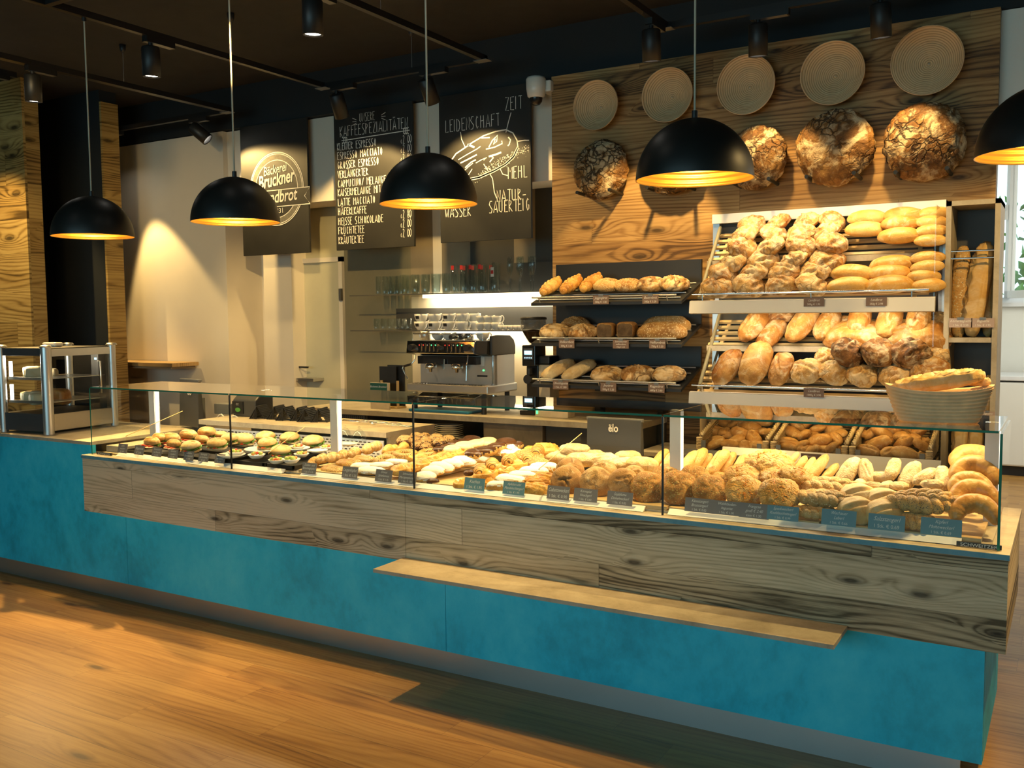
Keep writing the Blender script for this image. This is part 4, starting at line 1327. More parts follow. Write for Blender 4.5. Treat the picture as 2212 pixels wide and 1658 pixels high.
# tabletop bits: black box with green light
P = at(1170, 850, 5.30)
o = thing('cash_box', 'small beige box with a green switch under the black rack', 'box', (P.x, 5.3, BZ))
MB().box((-.05, 0, 0), (.19, .1, .06)).build('box_body', 'paper', o, bev=.004)
MB().box((-.04, -.004, .02), (-.028, -.0005, .045)).build('switch', 'led_green', o)
P = at(1340, 858, 5.3)
tag(MB().cyl((-.26, 0, 0), (.26, 0, 0), .013, n=16).build('black_rod', 'black', None, (P.x, 5.28, 1.105)), 'black roller bar below the black rack', 'roller')

# ------------------------------------------------------------------ cake cabinet on the left counter
CZ = .9565
kc = thing('cake_cabinet', 'small glass cake cabinet with aluminium corner posts on the left counter', 'display cabinet', (-5.711, 3.687, CZ), math.radians(6))
W_, D_, Hc = .425, .53, .565
for (x_, y_) in ((0, 0), (-W_, 0), (0, D_), (-W_, D_)):
    q_ = MB().cyl((x_, y_, .0), (x_, y_, Hc), .034 if (x_, y_) == (0, 0) else .026, n=28).build('corner_post', 'alu', kc)
    MB().lathe([(0, .018), (.03, .014), (.038, .004), (.038, 0), (0, 0)], 28, 0, (x_, y_, Hc)).build('post_cap', 'alu', q_)
MB().box((-W_, -.01, .015), (0, D_, .13)).build('base_housing', 'pos_grey', kc)
MB().box((.0, .03, .02), (.012, D_ - .02, .128)).build('side_plate', 'steel', kc)
MB().box((-W_, -.01, Hc - .055), (0, D_, Hc - .005)).build('top_housing', 'pos_grey', kc)
MB().box((.0, .03, Hc - .06), (.010, D_ - .02, Hc - .012)).build('top_strip', 'steel', kc)
MB().box((-W_ + .02, -.008, .131), (-.02, -.002, Hc - .056)).build('front_pane', 'glass', kc)
MB().box((.004, .03, .131), (.009, D_ - .03, Hc - .061)).build('side_pane', 'glass', kc)
MB().box((-W_ + .02, D_ - .006, .131), (-.10, D_ - .002, Hc - .056)).build('back_pane', 'glass', kc)
for zz in (.20, .355):
    MB().box((-W_ + .03, .03, zz), (-.03, D_ - .04, zz + .005)).box((-W_ + .03, .02, zz - .006), (-.03, .03, zz + .012)).build('shelf', 'steel', kc)
for zz in (.215, .37):
    MB().cyl((-W_ + .035, .04, zz), (-W_ + .035, .04, zz + .10), .011, n=10).build('lamp_tube', 'case_lamp', kc)
MB().box((-.10, D_ - .09, .131), (-.03, D_ - .03, Hc - .06)).build('control_column', 'black', kc)
MB().box((-.065, D_ - .092, Hc - .10), (-.045, D_ - .0905, Hc - .085)).build('temperature_display', 'led_cool', kc)
MB().tube([(.012, D_ - .13, .24), (.035, D_ - .13, .24), (.035, D_ - .13, .46), (.012, D_ - .13, .46)], .005, 8).build('door_handle', 'steel', kc)
MB().box((-.26, .18, Hc - .004), (-.13, .25, Hc + .028)).build('top_knob', 'white', kc, bev=.012)
l = bpy.data.lights.new('cake_light', 'POINT')
l.energy, l.color, l.shadow_soft_size = 5, (1, .85, .6), .02
lo = bpy.data.objects.new('cake_light', l)
COL.objects.link(lo)
lo.parent, lo.location = kc, (-W_ + .06, .06, .47)

# things on the left back: wooden ledge, towel bar, small wall shelf
P = at(371, 790, 5.45)
wl = thing('wooden_ledge', 'pale wooden ledge on the white wall behind the cake cabinet', 'ledge', (P.x, 5.45, P.z))
MB().box((-1.0, 0, -.010), (0, .29, .022)).build('board', 'shelf_wood', wl)
MB().box((-.98, .02, -.03), (-.03, .28, -.0125)).build('bracket', 'taupe', wl)
P = at(640, 820, 6.0)
ws = thing('wall_shelf', 'small grey shelf with a towel bar beside the pale door', 'shelf', (px1, 6.0, P.z))
MB().box((0, 0, -.01), (.20, .15, .015)).build('board', 'steel', ws)
MB().box((0, .04, .10), (.10, .055, .115)).build('towel_bar', 'black', ws)

# ------------------------------------------------------------------ things behind the glass case
# cash register screens seen from the back


def pos(P, w_, h_, rz, label, logo_x):
    t_ = thing('cash_register_screen', label, 'screen', P, rz, 'cash register screens')
    c_ = MB().extr([(0, 0), (.05, 0), (.03, h_), (.012, h_)], 'x', -w_ / 2, w_ / 2).build('casing', 'pos_grey', t_, bev=.004)
    MB().box((-w_ / 2 - .004, .012, h_ - .012), (w_ / 2 + .004, .035, h_ + .004)).build('top_frame', 'grey_plastic', t_, bev=.003)
    text('lettering', 'ëlo', .055, t_, (logo_x, .003, h_ * .68), (PI / 2 - .05, 0, 0), 'ink', bold=.0012, sx=.8)
    MB().box((-.05, .052, -.06), (.05, .10, h_ * .6)).build('neck', 'grey_plastic', t_)
    MB().box((-.12, .0, -.075), (.12, .22, -.06)).build('foot', 'black', t_)
    return t_


A, B = at(1267, 1010, 4.30), at(1383, 912, 4.30)
pos(((A.x + B.x) / 2, 4.30, .975), .30, B.z - .975 + .01, 0, 'charcoal cash register screen with white lettering behind the pale rolls', 0)
A, B = at(395, 938, 4.35), at(455, 822, 4.35)
pos(((A.x + B.x) / 2 - .05, 4.32, .97), .27, B.z - .965, math.radians(-14), 'charcoal cash register screen behind the sandwich end of the display', .02)
# stand boxes carrying both screens
for X0, nm in ((-1.97, 'right'), (-5.3, 'left')):
    o = thing('register_stand', 'dark stand under the %s cash register screen' % nm, 'stand', (X0, 4.37, 0))
    MB().box((-.16, 0, .0), (.16, .26, .893)).build('column', 'dark_panel', o)
# receipt printer with green leaf sign
P = at(527, 905, 4.40)
cp = thing('card_terminal', 'black receipt printer with a green leaf sign on the stone work top', 'printer', (P.x, 4.40, 1.0505))
MB().extr([(0, 0), (.16, 0), (.16, .13), (.05, .15), (0, .11)], 'x', -.10, .11).build('casing', 'pos_grey', cp, bev=.008)
MB().box((-.10, -.006, .02), (0, -.0005, .10)).build('sign_plate', 'black', cp)
b = MB().extr([(-.05 + .028 * math.cos(a) * (1 if math.cos(a) > 0 else .7), .045 + .014 * math.sin(a)) for a in [i * PI / 8 for i in range(16)]], 'y', -.009, -.0065)
b.build('leaf_sign', 'green', cp)
text('lettering', 'CC', .018, cp, (-.05, -.007, .075), mat='ink')
# second printer behind the sticks
P = at(1520, 985, 4.55)
pr2 = thing('receipt_printer', 'dark receipt printer below the roll baskets behind the seeded sticks', 'printer', (P.x, 4.5, .90))
MB().box((-.14, 0, 0), (.12, .16, .10)).build('casing', 'pos_grey', pr2, bev=.012)
MB().box((.121, .01, .0), (.17, .15, .085)).build('side_roll', 'black', pr2, bev=.012)
MB().box((-.12, .02, -.9), (.15, .15, -.001)).build('stand', 'dark_panel', pr2)
# black wedge-shaped sandwich stands
for i, p in enumerate((575, 605, 632, 655, 678, 700)):
    P = at(p, 906, 4.42)
    b = MB()
    hw, hh, dd = .055, .085, .14
    b.add([(-hw, 0, 0), (0, 0, hh), (hw, 0, 0), (-hw, dd, 0), (0, dd, hh), (hw, dd, 0)], [(0, 1, 4, 3), (1, 2, 5, 4)])
    for k in range(9):
        t = (k + .5) / 9
        for sg in (-1, 1):
            b.box((sg * hw * (1 - t) - .003, -.002, hh * t - .0025), (sg * hw * (1 - t) + .003, dd + .002, hh * t + .0025))
    for k in range(7):
        t = (k + .5) / 7
        b.tube([(-hw * (1 - t) * .0 - hw + t * hw, -.003, 0), (-hw + t * hw + .02 * (1 - t), -.003, hh * t)], .002, 4)
    o = b.build('wedge_stand', 'black', None, (P.x, 4.34 + (i % 2) * .03, 1.0505), (0, 0, math.radians(20)))
    tag(o, '%s black slatted wedge stand from the left on the stone work top' % ORD[i], 'stand', 'black wedge stands')
# serving tongs
for i, (p, q_, a_) in enumerate(((775, 912, 25), (815, 914, 12), (845, 919, 5))):
    P = atz(p, q_, 1.058)
    b = MB()
    for s_ in (-1, 1):
        b.tube([(-.12, 0, 0), (-.10, s_ * .018, .012), (0, s_ * .024, .006), (.09, s_ * .016, 0), (.12, s_ * .026, 0), (.15, s_ * .012, 0), (.155, s_ * .0, 0)], .0035, 6)
    b.tube([(-.12, -.002, 0), (-.14, .012, .01), (-.155, 0, .012), (-.14, -.012, .01), (-.12, .002, 0)], .003, 6)
    o = b.build('serving_tongs', 'chrome', None, (P.x, P.y, 1.060), (0, 0, math.radians(a_)))
    tag(o, ['left', 'middle', 'right'][i] + ' pair of chrome serving tongs on the stone work top', 'tongs', 'serving tongs')
# white cable on the work top
tag(MB().tube([at(470 + t * 4.2, 902 - 9 * math.sin(t * .9) * (1 - t / 16), 4.36) for t in range(14)], .005, 6).build('white_cable', 'white', None), 'white cable looped on the work top beside the printer', 'cable')
P = at(478, 893, 4.45)
tag(MB().box((-.07, 0, 0), (.07, .09, .07)).build('paper_box', 'grey_plastic', None, (P.x, 4.45, 1.0505), bev=.004), 'small grey box beside the register screen on the work top', 'box')

# ------------------------------------------------------------------ proofing basket on the glass, wicker roll baskets
P = atz(2022, 905, GZ)
bb = thing('bread_basket', 'oval cane proofing basket with baguettes standing on the glass case', 'basket', (-.415, 3.745, GZ + .0005), math.radians(8))


def oval_basket(a0, b0, a1, b1, h, n_ring, mat):
    prof = []
    for k in range(n_ring):
        for s_ in range(4):
            t = (k + s_ / 4) / n_ring
            prof.append((t, .004 * math.sin(PI * s_ / 4)))
    prof.append((1, 0))
    vs, fs = [], []
    n = 56
    rows = [(0, -1, 0)] + [(t, 0, o_) for t, o_ in prof] + [(1.0, 1, 0)] + [(t, 2, 0) for t in (1.0, .6, .3, .06)] + [(.06, 3, 0)]
    for (t, mode, off) in rows:
        for k in range(n):
            an = 2 * PI * k / n
            ca, sa = math.cos(an), math.sin(an)
            sq = lambda v: math.copysign(abs(v) ** .8, v)
            A_, B_ = a0 + (a1 - a0) * t ** .8, b0 + (b1 - b0) * t ** .8
            z = h * t + (.022 * abs(ca) ** 2 * t)
            if mode == -1:
                vs.append((0, 0, 0))
            elif mode == 3:
                vs.append((0, 0, z))
            else:
                d_ = off if mode == 0 else (.004 if mode == 1 else -.008)
                vs.append(((A_ + d_) * sq(ca), (B_ + d_) * sq(sa), z + (.006 if mode == 1 else 0)))
    R_ = len(rows)
    for i in range(R_ - 1):
        for k in range(n):
            fs.append((i * n + k, i * n + (k + 1) % n, (i + 1) * n + (k + 1) % n, (i + 1) * n + k))
    return MB().add(vs, fs, 0, True)


oval_basket(.130, .060, .180, .078, .112, 9, 'banneton').build('coiled_cane', 'banneton_oval', bb)

bxs = [(-1.66, -1.295), (-1.275, -.905), (-.885, -.545)]
bxs = [(at(1512, 947, 5.02).x, at(1655, 956, 5.02).x), (at(1672, 957, 5.02).x, at(1826, 967, 5.02).x), (at(1842, 968, 5.02).x, at(2008, 978, 5.02).x)]
BSK = []
for i, (a_, c_) in enumerate(bxs):
    t_ = thing('wicker_basket', '%s open wicker basket of bread rolls below the bread rack' % ['left', 'middle', 'right'][i], 'basket', (0, 0, 0), 0, 'wicker roll baskets')
    BSK.append(t_)
    zf_, zb_ = .985, 1.12
    b = MB()
    for x_ in (a_, c_):
        n_ = 9
        for k in range(n_):
            b.tube([(x_, 5.03, .95 + k * .009), (x_, 5.45, .99 + k * .016)], .005, 5)
    for k in range(10):
        b.tube([(a_, 5.46, .92 + k * .016), (c_, 5.46, .92 + k * .016)], .007, 5)
    for k in range(12):
        x_ = a_ + (c_ - a_) * k / 11
        b.tube([(x_, 5.02, .915), (x_, 5.46, .935)], .006, 5)
    b.build('wicker_walls', 'rattan_dark', t_)
    for x_ in (a_, c_):
        w1_ = MB()
        for ph in (0, PI * 2 / 3, PI * 4 / 3):
            w1_.tube([(x_ + .007 * math.cos(s_ * .9 + ph), 5.03 + .42 * s_ / 40, 1.02 + .12 * s_ / 40 + .007 * math.sin(s_ * .9 + ph)) for s_ in range(41)], .006, 6)
        w1_.build('braided_rim', 'rattan', t_)
        b = MB()
        for k in range(11):
            b.tube([(x_ + .013 * math.cos(q * PI / 5), 5.01 + .013 * math.sin(q * PI / 5), .925 + k * .0085) for q in range(10)], .0052, 5, 0, False, True)
        b.build('wrapped_corner', 'rattan', t_)
    MB().box((a_ + .022, 4.998, .92), (c_ - .022, 5.002, 1.005)).build('acrylic_guard', 'acrylic', t_)
    for x_ in (a_ + .03, c_ - .03):
        MB().box((x_ - .012, 4.99, .93), (x_ + .012, 4.9975, 1.0)).build('guard_clip', 'grey_plastic', t_)

# ------------------------------------------------------------------ bread materials
def bread(name, c0, c1, c2, flour=0.0, crack=0.0, cscale=4.0, seed=None, sdens=.5, gloss=.5, bump=.35, streak=0.0, sscale=34):
    t = NT(name)
    v = t.coord((1, 1, 1), True)
    a = t.noise(v, 2.3, 4, .6, .3)
    b = t.noise(v, 26.0, 3, .6)
    f = t.math('ADD', t.math('MULTIPLY', a, .85), t.math('MULTIPLY', b, .18))
    oi = t.n('ObjectInfo')
    f = t.math('ADD', f, t.math('MULTIPLY', t.math('SUBTRACT', oi.outputs['Random'], .5), .16))
    col = t.ramp(f, [(.34, c0), (.50, c1), (.68, c2)])
    h = b
    if flour:
        fn = t.noise(v, 3.4, 5, .68, .8)
        fl = t.ramp(fn, [(.56 - .22 * flour, 0.0), (.66 - .14 * flour, 1.0)])
        col = t.mix(t.math('MULTIPLY', fl, min(1, .35 + .55 * flour)), col, (.80, .66, .42))
    if crack:
        dv = t.n('VectorMath', {0: v, 1: t.n('VectorMath', {0: t.n('TexNoise', {'Vector': v, 'Scale': 3.2, 'Detail': 4}).outputs['Color'], 1: (.42, .42, .42)}, operation='MULTIPLY').outputs[0]}, operation='ADD').outputs[0]
        vo = t.n('TexVoronoi', {'Vector': dv, 'Scale': cscale}, feature='DISTANCE_TO_EDGE').outputs[0]
        gate = t.ramp(t.noise(v, 1.9, 2), [(.40, 0.0), (.58, 1.0)])
        ck = t.math('MULTIPLY', t.ramp(vo, [(.0, 1.0), (.055, .75), (.12, 0.0)]), t.math('MULTIPLY', gate, crack))
        col = t.mix(ck, col, tuple(x * .45 for x in c0))
        h = t.math('SUBTRACT', h, t.math('MULTIPLY', ck, 1.4))
    if streak:
        wv = t.n('TexWave', {'Vector': v, 'Scale': 5.5, 'Distortion': 3.0, 'Detail': 2.0}, bands_direction='X').outputs[1]
        st = t.ramp(wv, [(.62, 0.0), (.78, 1.0)])
        col = t.mix(t.math('MULTIPLY', st, streak), col, (.05, .022, .01))
    if seed:
        vo2 = t.n('TexVoronoi', {'Vector': v, 'Scale': sscale}, feature='F1')
        sd = t.math('LESS_THAN', vo2.outputs['Distance'], .16 + .26 * sdens)
        pick = t.math('LESS_THAN', t.n('SeparateColor', {0: vo2.outputs['Color']}).outputs[0], sdens)
        sd = t.math('MULTIPLY', sd, pick)
        scol = t.mix(t.n('SeparateColor', {0: vo2.outputs['Color']}).outputs[1], seed[0], seed[1])
        col = t.mix(sd, col, scol)
        h = t.math('ADD', h, t.math('MULTIPLY', sd, .8))
    return t.bsdf(col, gloss, 0, h, bump, .012, .35)


def deeper(c, g=1.22):
    return tuple(x ** g * k for x, k in zip(c, (1.0, .95, .86)))


_bread = bread


def bread(name, c0, c1, c2, *a, **k):
    if name not in ('powdered_sugar', 'pale_icing', 'chocolate_glaze', 'pale_floury_bread', 'pale_split_roll', 'dark_wholegrain_crumb'):
        c0, c1, c2 = deeper(c0), deeper(c1), deeper(c2)
    return _bread(name, c0, c1, c2, *a, **k)


BM = {}
BM['rustic'] = bread('crusty_floured_loaf', (.44, .21, .06), (.66, .40, .14), (.80, .57, .27), .55, .6, 3.4, gloss=.55)
BM['oval'] = bread('smooth_glazed_loaf', (.50, .27, .065), (.66, .41, .125), (.76, .52, .21), .12, .0, gloss=.38, bump=.18)
BM['long'] = bread('brown_long_loaf', (.34, .15, .035), (.53, .28, .085), (.66, .42, .16), .28, .35, 2.6, gloss=.42)
BM['rye'] = bread('dark_floured_rye', (.10, .05, .02), (.30, .15, .05), (.50, .30, .12), .30, .8, 2.2, gloss=.6)
BM['wheel'] = bread('cracked_wheel_loaf', (.11, .055, .018), (.26, .14, .045), (.42, .27, .11), .42, 1.0, 8.5, gloss=.65, bump=.6)
BM['seeded'] = bread('oat_sprinkled_loaf', (.40, .21, .07), (.58, .37, .15), (.70, .50, .25), .1, .2, 3, ((.85, .70, .42), (.62, .42, .18)), .75, .6, .5, sscale=30)
BM['seedcut'] = bread('seeded_cut_block', (.32, .17, .06), (.50, .30, .12), (.62, .42, .2), 0, 0, 3, ((.80, .62, .34), (.55, .36, .14)), .7, .6, .5, sscale=36)
BM['crumb'] = bread('dark_wholegrain_crumb', (.09, .055, .03), (.15, .095, .05), (.21, .14, .075), 0, 0, 3, ((.36, .26, .13), (.05, .03, .015)), .35, .8, .4, sscale=40)
BM['slash'] = bread('scored_rye_loaf', (.34, .18, .06), (.55, .34, .13), (.70, .50, .25), .55, .9, 2.4, gloss=.6)
BM['braid'] = bread('glazed_sugar_braid', (.50, .24, .05), (.70, .42, .13), (.82, .58, .24), 0, 0, 3, ((.92, .86, .74), (.88, .80, .62)), .3, .3, .35, sscale=26)
BM['pale'] = bread('pale_floury_bread', (.56, .35, .13), (.69, .48, .23), (.80, .63, .36), .30, .25, 2.4, gloss=.6, bump=.4)
BM['bun'] = bread('brown_wholemeal_bun', (.36, .21, .085), (.50, .32, .14), (.60, .42, .21), .12, .55, 2.0, gloss=.65, bump=.35)
BM['kaiser'] = bread('pumpkin_seeded_roll', (.34, .18, .05), (.50, .29, .09), (.62, .40, .15), 0, 0, 3, ((.66, .48, .16), (.13, .10, .04)), .8, .6, .7, sscale=19)
BM['stick'] = bread('seed_flecked_stick', (.56, .31, .09), (.72, .47, .18), (.82, .62, .30), .1, .1, 2, ((.90, .74, .44), (.42, .22, .08)), .35, .45, .3, sscale=30)
BM['bacon'] = bread('cheese_and_ham_crust', (.52, .27, .06), (.70, .44, .14), (.82, .58, .26), .15, .3, 4, ((.58, .17, .07), (.80, .46, .14)), .4, .45, .8, sscale=11)
BM['split'] = bread('pale_split_roll', (.54, .31, .10), (.69, .46, .19), (.78, .57, .28), .15, .0, gloss=.5, bump=.18)
BM['poppy'] = bread('poppy_sprinkled_braid', (.52, .31, .11), (.66, .44, .19), (.74, .54, .28), 0, 0, 3, ((.045, .05, .06), (.12, .115, .11)), .72, .55, .4, sscale=52)
BM['kipferl'] = bread('golden_crescent', (.50, .25, .07), (.66, .39, .14), (.76, .52, .22), 0, .0, gloss=.36, bump=.14)
BM['croissant'] = bread('golden_croissant', (.52, .26, .05), (.70, .42, .12), (.82, .58, .22), 0, .0, gloss=.38, bump=.2)
BM['sugar'] = bread('sugared_croissant', (.60, .34, .09), (.76, .52, .22), (.86, .66, .36), .2, 0, 3, ((.92, .82, .62), (.85, .66, .36)), .6, .5, .5, sscale=24)
BM['chocstripe'] = bread('chocolate_striped_pastry', (.56, .30, .08), (.72, .44, .14), (.82, .58, .24), 0, 0, gloss=.4, bump=.2, streak=.9)
BM['choc'] = bread('chocolate_glaze', (.045, .018, .008), (.07, .028, .012), (.10, .042, .018), 0, 0, gloss=.25, bump=.1)
BM['dough'] = bread('fried_dough', (.58, .36, .12), (.74, .52, .22), (.82, .64, .34), 0, 0, gloss=.45, bump=.12)
BM['icing'] = bread('pale_icing', (.76, .58, .32), (.82, .66, .40), (.86, .72, .48), 0, 0, gloss=.35, bump=.08)
BM['powder'] = bread('powdered_sugar', (.84, .80, .72), (.88, .85, .78), (.90, .88, .82), 0, 0, gloss=.8, bump=.25)
BM['danish'] = bread('glazed_danish', (.54, .27, .05), (.72, .43, .11), (.84, .60, .22), 0, .3, 4, gloss=.28, bump=.35)
BM['apricot'] = bread('fruit_filling', (.62, .22, .03), (.76, .34, .06), (.84, .46, .12), 0, 0, gloss=.2, bump=.2)
BM['nut'] = bread('chopped_nut_topping', (.52, .31, .11), (.66, .44, .19), (.78, .58, .30), 0, .3, 6, ((.88, .72, .42), (.46, .25, .08)), .7, .5, .9, sscale=15)
BM['roll'] = bread('plain_brown_roll', (.40, .22, .075), (.55, .33, .12), (.66, .44, .19), .15, .0, gloss=.45, bump=.12)
BM['baguette'] = bread('baguette_crust', (.55, .33, .11), (.70, .48, .20), (.80, .62, .34), .35, .15, 2.5, gloss=.5, bump=.2)
BM['seedbag'] = bread('seeded_baguette_crust', (.40, .22, .07), (.56, .34, .12), (.66, .46, .2), 0, 0, 3, ((.82, .66, .38), (.10, .07, .035)), .75, .6, .5, sscale=60)
BM['lettuce'] = plain('lettuce', (.16, .36, .06), .5, 0, .3, 30)
BM['tomato'] = plain('tomato', (.72, .07, .025), .3, 0, .15, 20)
BM['ham'] = plain('ham_slice', (.78, .44, .33), .4, 0, .12, 20)
BM['grape'] = plain('green_grape', (.42, .54, .12), .25, 0, .2, 20)
BM['melon'] = plain('orange_fruit', (.85, .32, .10), .35, 0, .2, 20)


# ------------------------------------------------------------------ bread shapes (unit length 1)
def sph(nu, nv):
    vs, fs = [], []
    for j in range(nv + 1):
        t = PI * j / nv
        for k in range(nu):
            a = 2 * PI * k / nu
            vs.append(Vector((math.sin(t) * math.cos(a), math.sin(t) * math.sin(a), -math.cos(t))))
    for j in range(nv):
        for k in range(nu):
            fs.append((j * nu + k, j * nu + (k + 1) % nu, (j + 1) * nu + (k + 1) % nu, (j + 1) * nu + k))
    return vs, fs


def blob(L=1, W=.6, H=.5, flat=.55, p=1.0, amp=.02, nsc=3.0, gash=(), gw=.05, gd=.05, seed=0, nu=48, nv=26, ridge=.03):
    """a loaf: squashed ball with a flat base, lumps and slashed crust. gash: (x0,y0,x1,y1) lines seen from above"""
    vs, fs = sph(nu, nv)
    off = Vector((seed * 3.7, seed * 1.9, seed * 5.3))
    out = []
    sg = lambda v: math.copysign(abs(v) ** p, v)
    for d in vs:
        q = Vector((sg(d.x) * L / 2, sg(d.y) * W / 2, sg(d.z) * H / 2))
        if d.z < 0:
            q.z *= flat
        n_ = noise.fractal(d * nsc + off, 1.0, 2.0, 3)
        q *= 1 + amp * n_ * 2
        if d.z > -.1:
            g = 0
            for (x0, y0, x1, y1) in gash:
                a = Vector((x0, y0))
                c = Vector((x1, y1)) - a
                r_ = Vector((q.x, q.y)) - a
                t = max(0, min(1, r_.dot(c) / c.length_squared))
                dd = (r_ - c * t).length
                g -= gd * math.exp(-(dd / gw) ** 2)
                g += ridge * math.exp(-((dd - gw * 1.9) / gw) ** 2)
            q += d * g
        out.append(q)
    return MB().add(out, fs, 0, True)


def crescent(R=.30, arc=230, r=.15, seg=7, ridg=.14, taper=.55, nu=20, N=60, flat=.8, seed=0, squash=1.0):
    """curved roll, points towards -Y, in the X-Y plane"""
    a0 = math.radians(90 + arc / 2)
    vs, fs = [], []
    for i in range(N + 1):
        t = i / N
        s_ = 2 * t - 1
        a = a0 - math.radians(arc) * t
        saw = abs(((s_ + 1) / 2 * seg) % 1 - .5) * 2
        rr = r * max(.02, (1 - abs(s_) ** 2.2)) ** taper * (1 - ridg * saw)
        rr *= 1 + .05 * noise.noise(Vector((i * .3, seed, 0)))
        c = Vector((R * math.cos(a), R * math.sin(a), 0))
        e = Vector((math.cos(a), math.sin(a), 0))
        for k in range(nu):
            b_ = 2 * PI * k / nu
            z = rr * math.sin(b_) * squash
            vs.append(c + e * rr * math.cos(b_) + Vector((0, 0, z if z > 0 else z * flat)))
    for i in range(N):
        for k in range(nu):
            fs.append((i * nu + k, (i + 1) * nu + k, (i + 1) * nu + (k + 1) % nu, i * nu + (k + 1) % nu))
    b = MB().add(vs, fs, 0, True)
    b.add(vs[:nu], [tuple(range(nu))], 0, True).add(vs[-nu:], [tuple(range(nu - 1, -1, -1))], 0, True)
    return b


def braided(n=7, w=.36, lump=.21, h=.17, seed=0):
    """plaited loaf: two rows of crossing strands with a middle row showing between"""
    b = MB()
    for i in range(n):
        t = (i + .5) / n
        x = t - .5
        env = max(.40, math.sin(PI * (.12 + .76 * t))) ** .7
        for sgn in (-1, 1):
            xx = x + sgn * .25 / n
            Mx = Matrix.Rotation(sgn * math.radians(40), 4, 'Z') @ Matrix.Rotation(sgn * math.radians(12), 4, 'X')
            b.ell((xx, sgn * w * .27 * env, h * .12), (1.30 / n * env, .72 / n * env, h * .62 * env), 16, 10, 0, Mx)
        b.ell((x + .5 / n, 0, h * .34), (.66 / n, w * .20 * env, h * .44 * env), 14, 9)
    b.ell((0, 0, -.02), (.47, w * .40, h * .48), 20, 10)
    return b


def donut(top=1, hole=.0, H=.34, drip=.03, seed=0):
    """round bun with a glazed upper half; with a hole if asked"""
    prof = []
    n = 26
    for i in range(n + 1):
        a = -PI / 2 + PI * i / n
        prof.append(((.5 - H * .5) + H * .5 * math.cos(a), H * .5 * math.sin(a)))
    nu = 40
    vs, fs, mi = [], [], []
    if hole:
        prof = [(.34 + .16 * math.cos(2 * PI * i / n - PI / 2), .15 * math.sin(2 * PI * i / n - PI / 2)) for i in range(n + 1)]
    else:
        prof = [(0, -H * .5)] + prof + [(.2, H * .53), (0, H * .5)]
    for r_, z in prof:
        for k in range(nu):
            a = 2 * PI * k / nu
            vs.append(Vector((r_ * math.cos(a), r_ * math.sin(a), z)))
    b = MB()
    for i in range(len(prof) - 1):
        for k in range(nu):
            zc_ = (prof[i][1] + prof[i + 1][1]) / 2
            lim = .02 + drip * math.sin(k * 2.3 + seed) + drip * .6 * math.sin(k * .9)
            mi.append(1 if (top and zc_ > lim) else 0)
            fs.append((i * nu + k, i * nu + (k + 1) % nu, (i + 1) * nu + (k + 1) % nu, (i + 1) * nu + k))
    b.add(vs, fs, 0, True)
    b.mi = mi
    return b


def topped(b, zlim=.3, mi=1, seed=0, jag=.05):
    """give the upward-facing faces the second material (sugar, crumb, cut face ...)"""
    for i, f in enumerate(b.f):
        p = [Vector(b.v[k]) for k in f]
        n = (p[1] - p[0]).cross(p[2] - p[0])
        if n.length < 1e-9:
            n = (p[2] - p[1]).cross(p[3 % len(p)] - p[1])
        if n.length > 1e-12:
            n.normalize()
        c = sum(p, Vector()) / len(p)
        if n.z > zlim + jag * noise.noise(c * 9 + Vector((seed, 0, 0))):
            b.mi[i] = mi
    return b


def kaiser(seed=0):
    vs, fs = sph(60, 30)
    out = []
    for d in vs:
        q = Vector((d.x * .5, d.y * .5, d.z * (.34 if d.z > 0 else .2)))
        r_ = math.hypot(d.x, d.y)
        if d.z > 0:
            a = math.atan2(d.y, d.x) + r_ * 1.3
            q += d * (.045 * (abs(math.sin(a * 2.5)) - .5) * min(1, r_ * 2.2) * min(1, d.z * 3))
        q *= 1 + .03 * noise.fractal(d * 4 + Vector((seed, 2, 1)), 1, 2, 3)
        out.append(q)
    return MB().add(out, fs, 0, True)


def danish(seed=0):
    b = MB()
    vs, fs = sph(40, 16)
    out = []
    for d in vs:
        a = math.atan2(d.y, d.x)
        k = 1 + .07 * math.cos(4 * a) + .04 * noise.noise(d * 3 + Vector((seed, 0, 0)))
        q = Vector((d.x * .5 * k, d.y * .42 * k, d.z * .13))
        r_ = math.hypot(d.x, d.y)
        if d.z > 0:
            q.z += .05 * math.sin(r_ * 9) * (1 if r_ < .95 else 0)
        out.append(q)
    b.add(out, fs, 0, True)
    b.ell((0, 0, .07), (.19, .16, .07), 18, 9, 1)
    b.ell((.1, .06, .09), (.09, .08, .05), 14, 7, 1)
    return b


def strewn(b, n, r, z, mi, size, seed, rz=1.0):
    """shreds of topping lying over the upper half"""
    R_ = random.Random(seed)
    for i in range(n):
        a, q = R_.uniform(0, 2 * PI), R_.random() ** .5
        x, y = r[0] * q * math.cos(a), r[1] * q * math.sin(a)
        zz = z * math.sqrt(max(0, 1 - q * q * .92)) + .005
        Mx = Euler((R_.uniform(-.5, .5) + y * 1.5, R_.uniform(-.5, .5) - x * 1.5, R_.uniform(0, 3.1))).to_matrix().to_4x4()
        b.ell((x, y, zz), (size * R_.uniform(.7, 1.6), size * .26, size * .2), 7, 5, mi, Mx)
    return b


def profile_bun(p):
    return blob(1, .98, .52, .6, 1.0, .012, 2.4, p[0], .035, .05, p[1], 48, 24)


PROTO = {}


def proto(kind, builders, mats):
    PROTO[kind] = [f().mesh(kind, [BM[m_] if m_ in BM else M[m_] for m_ in mats]) for f in builders]


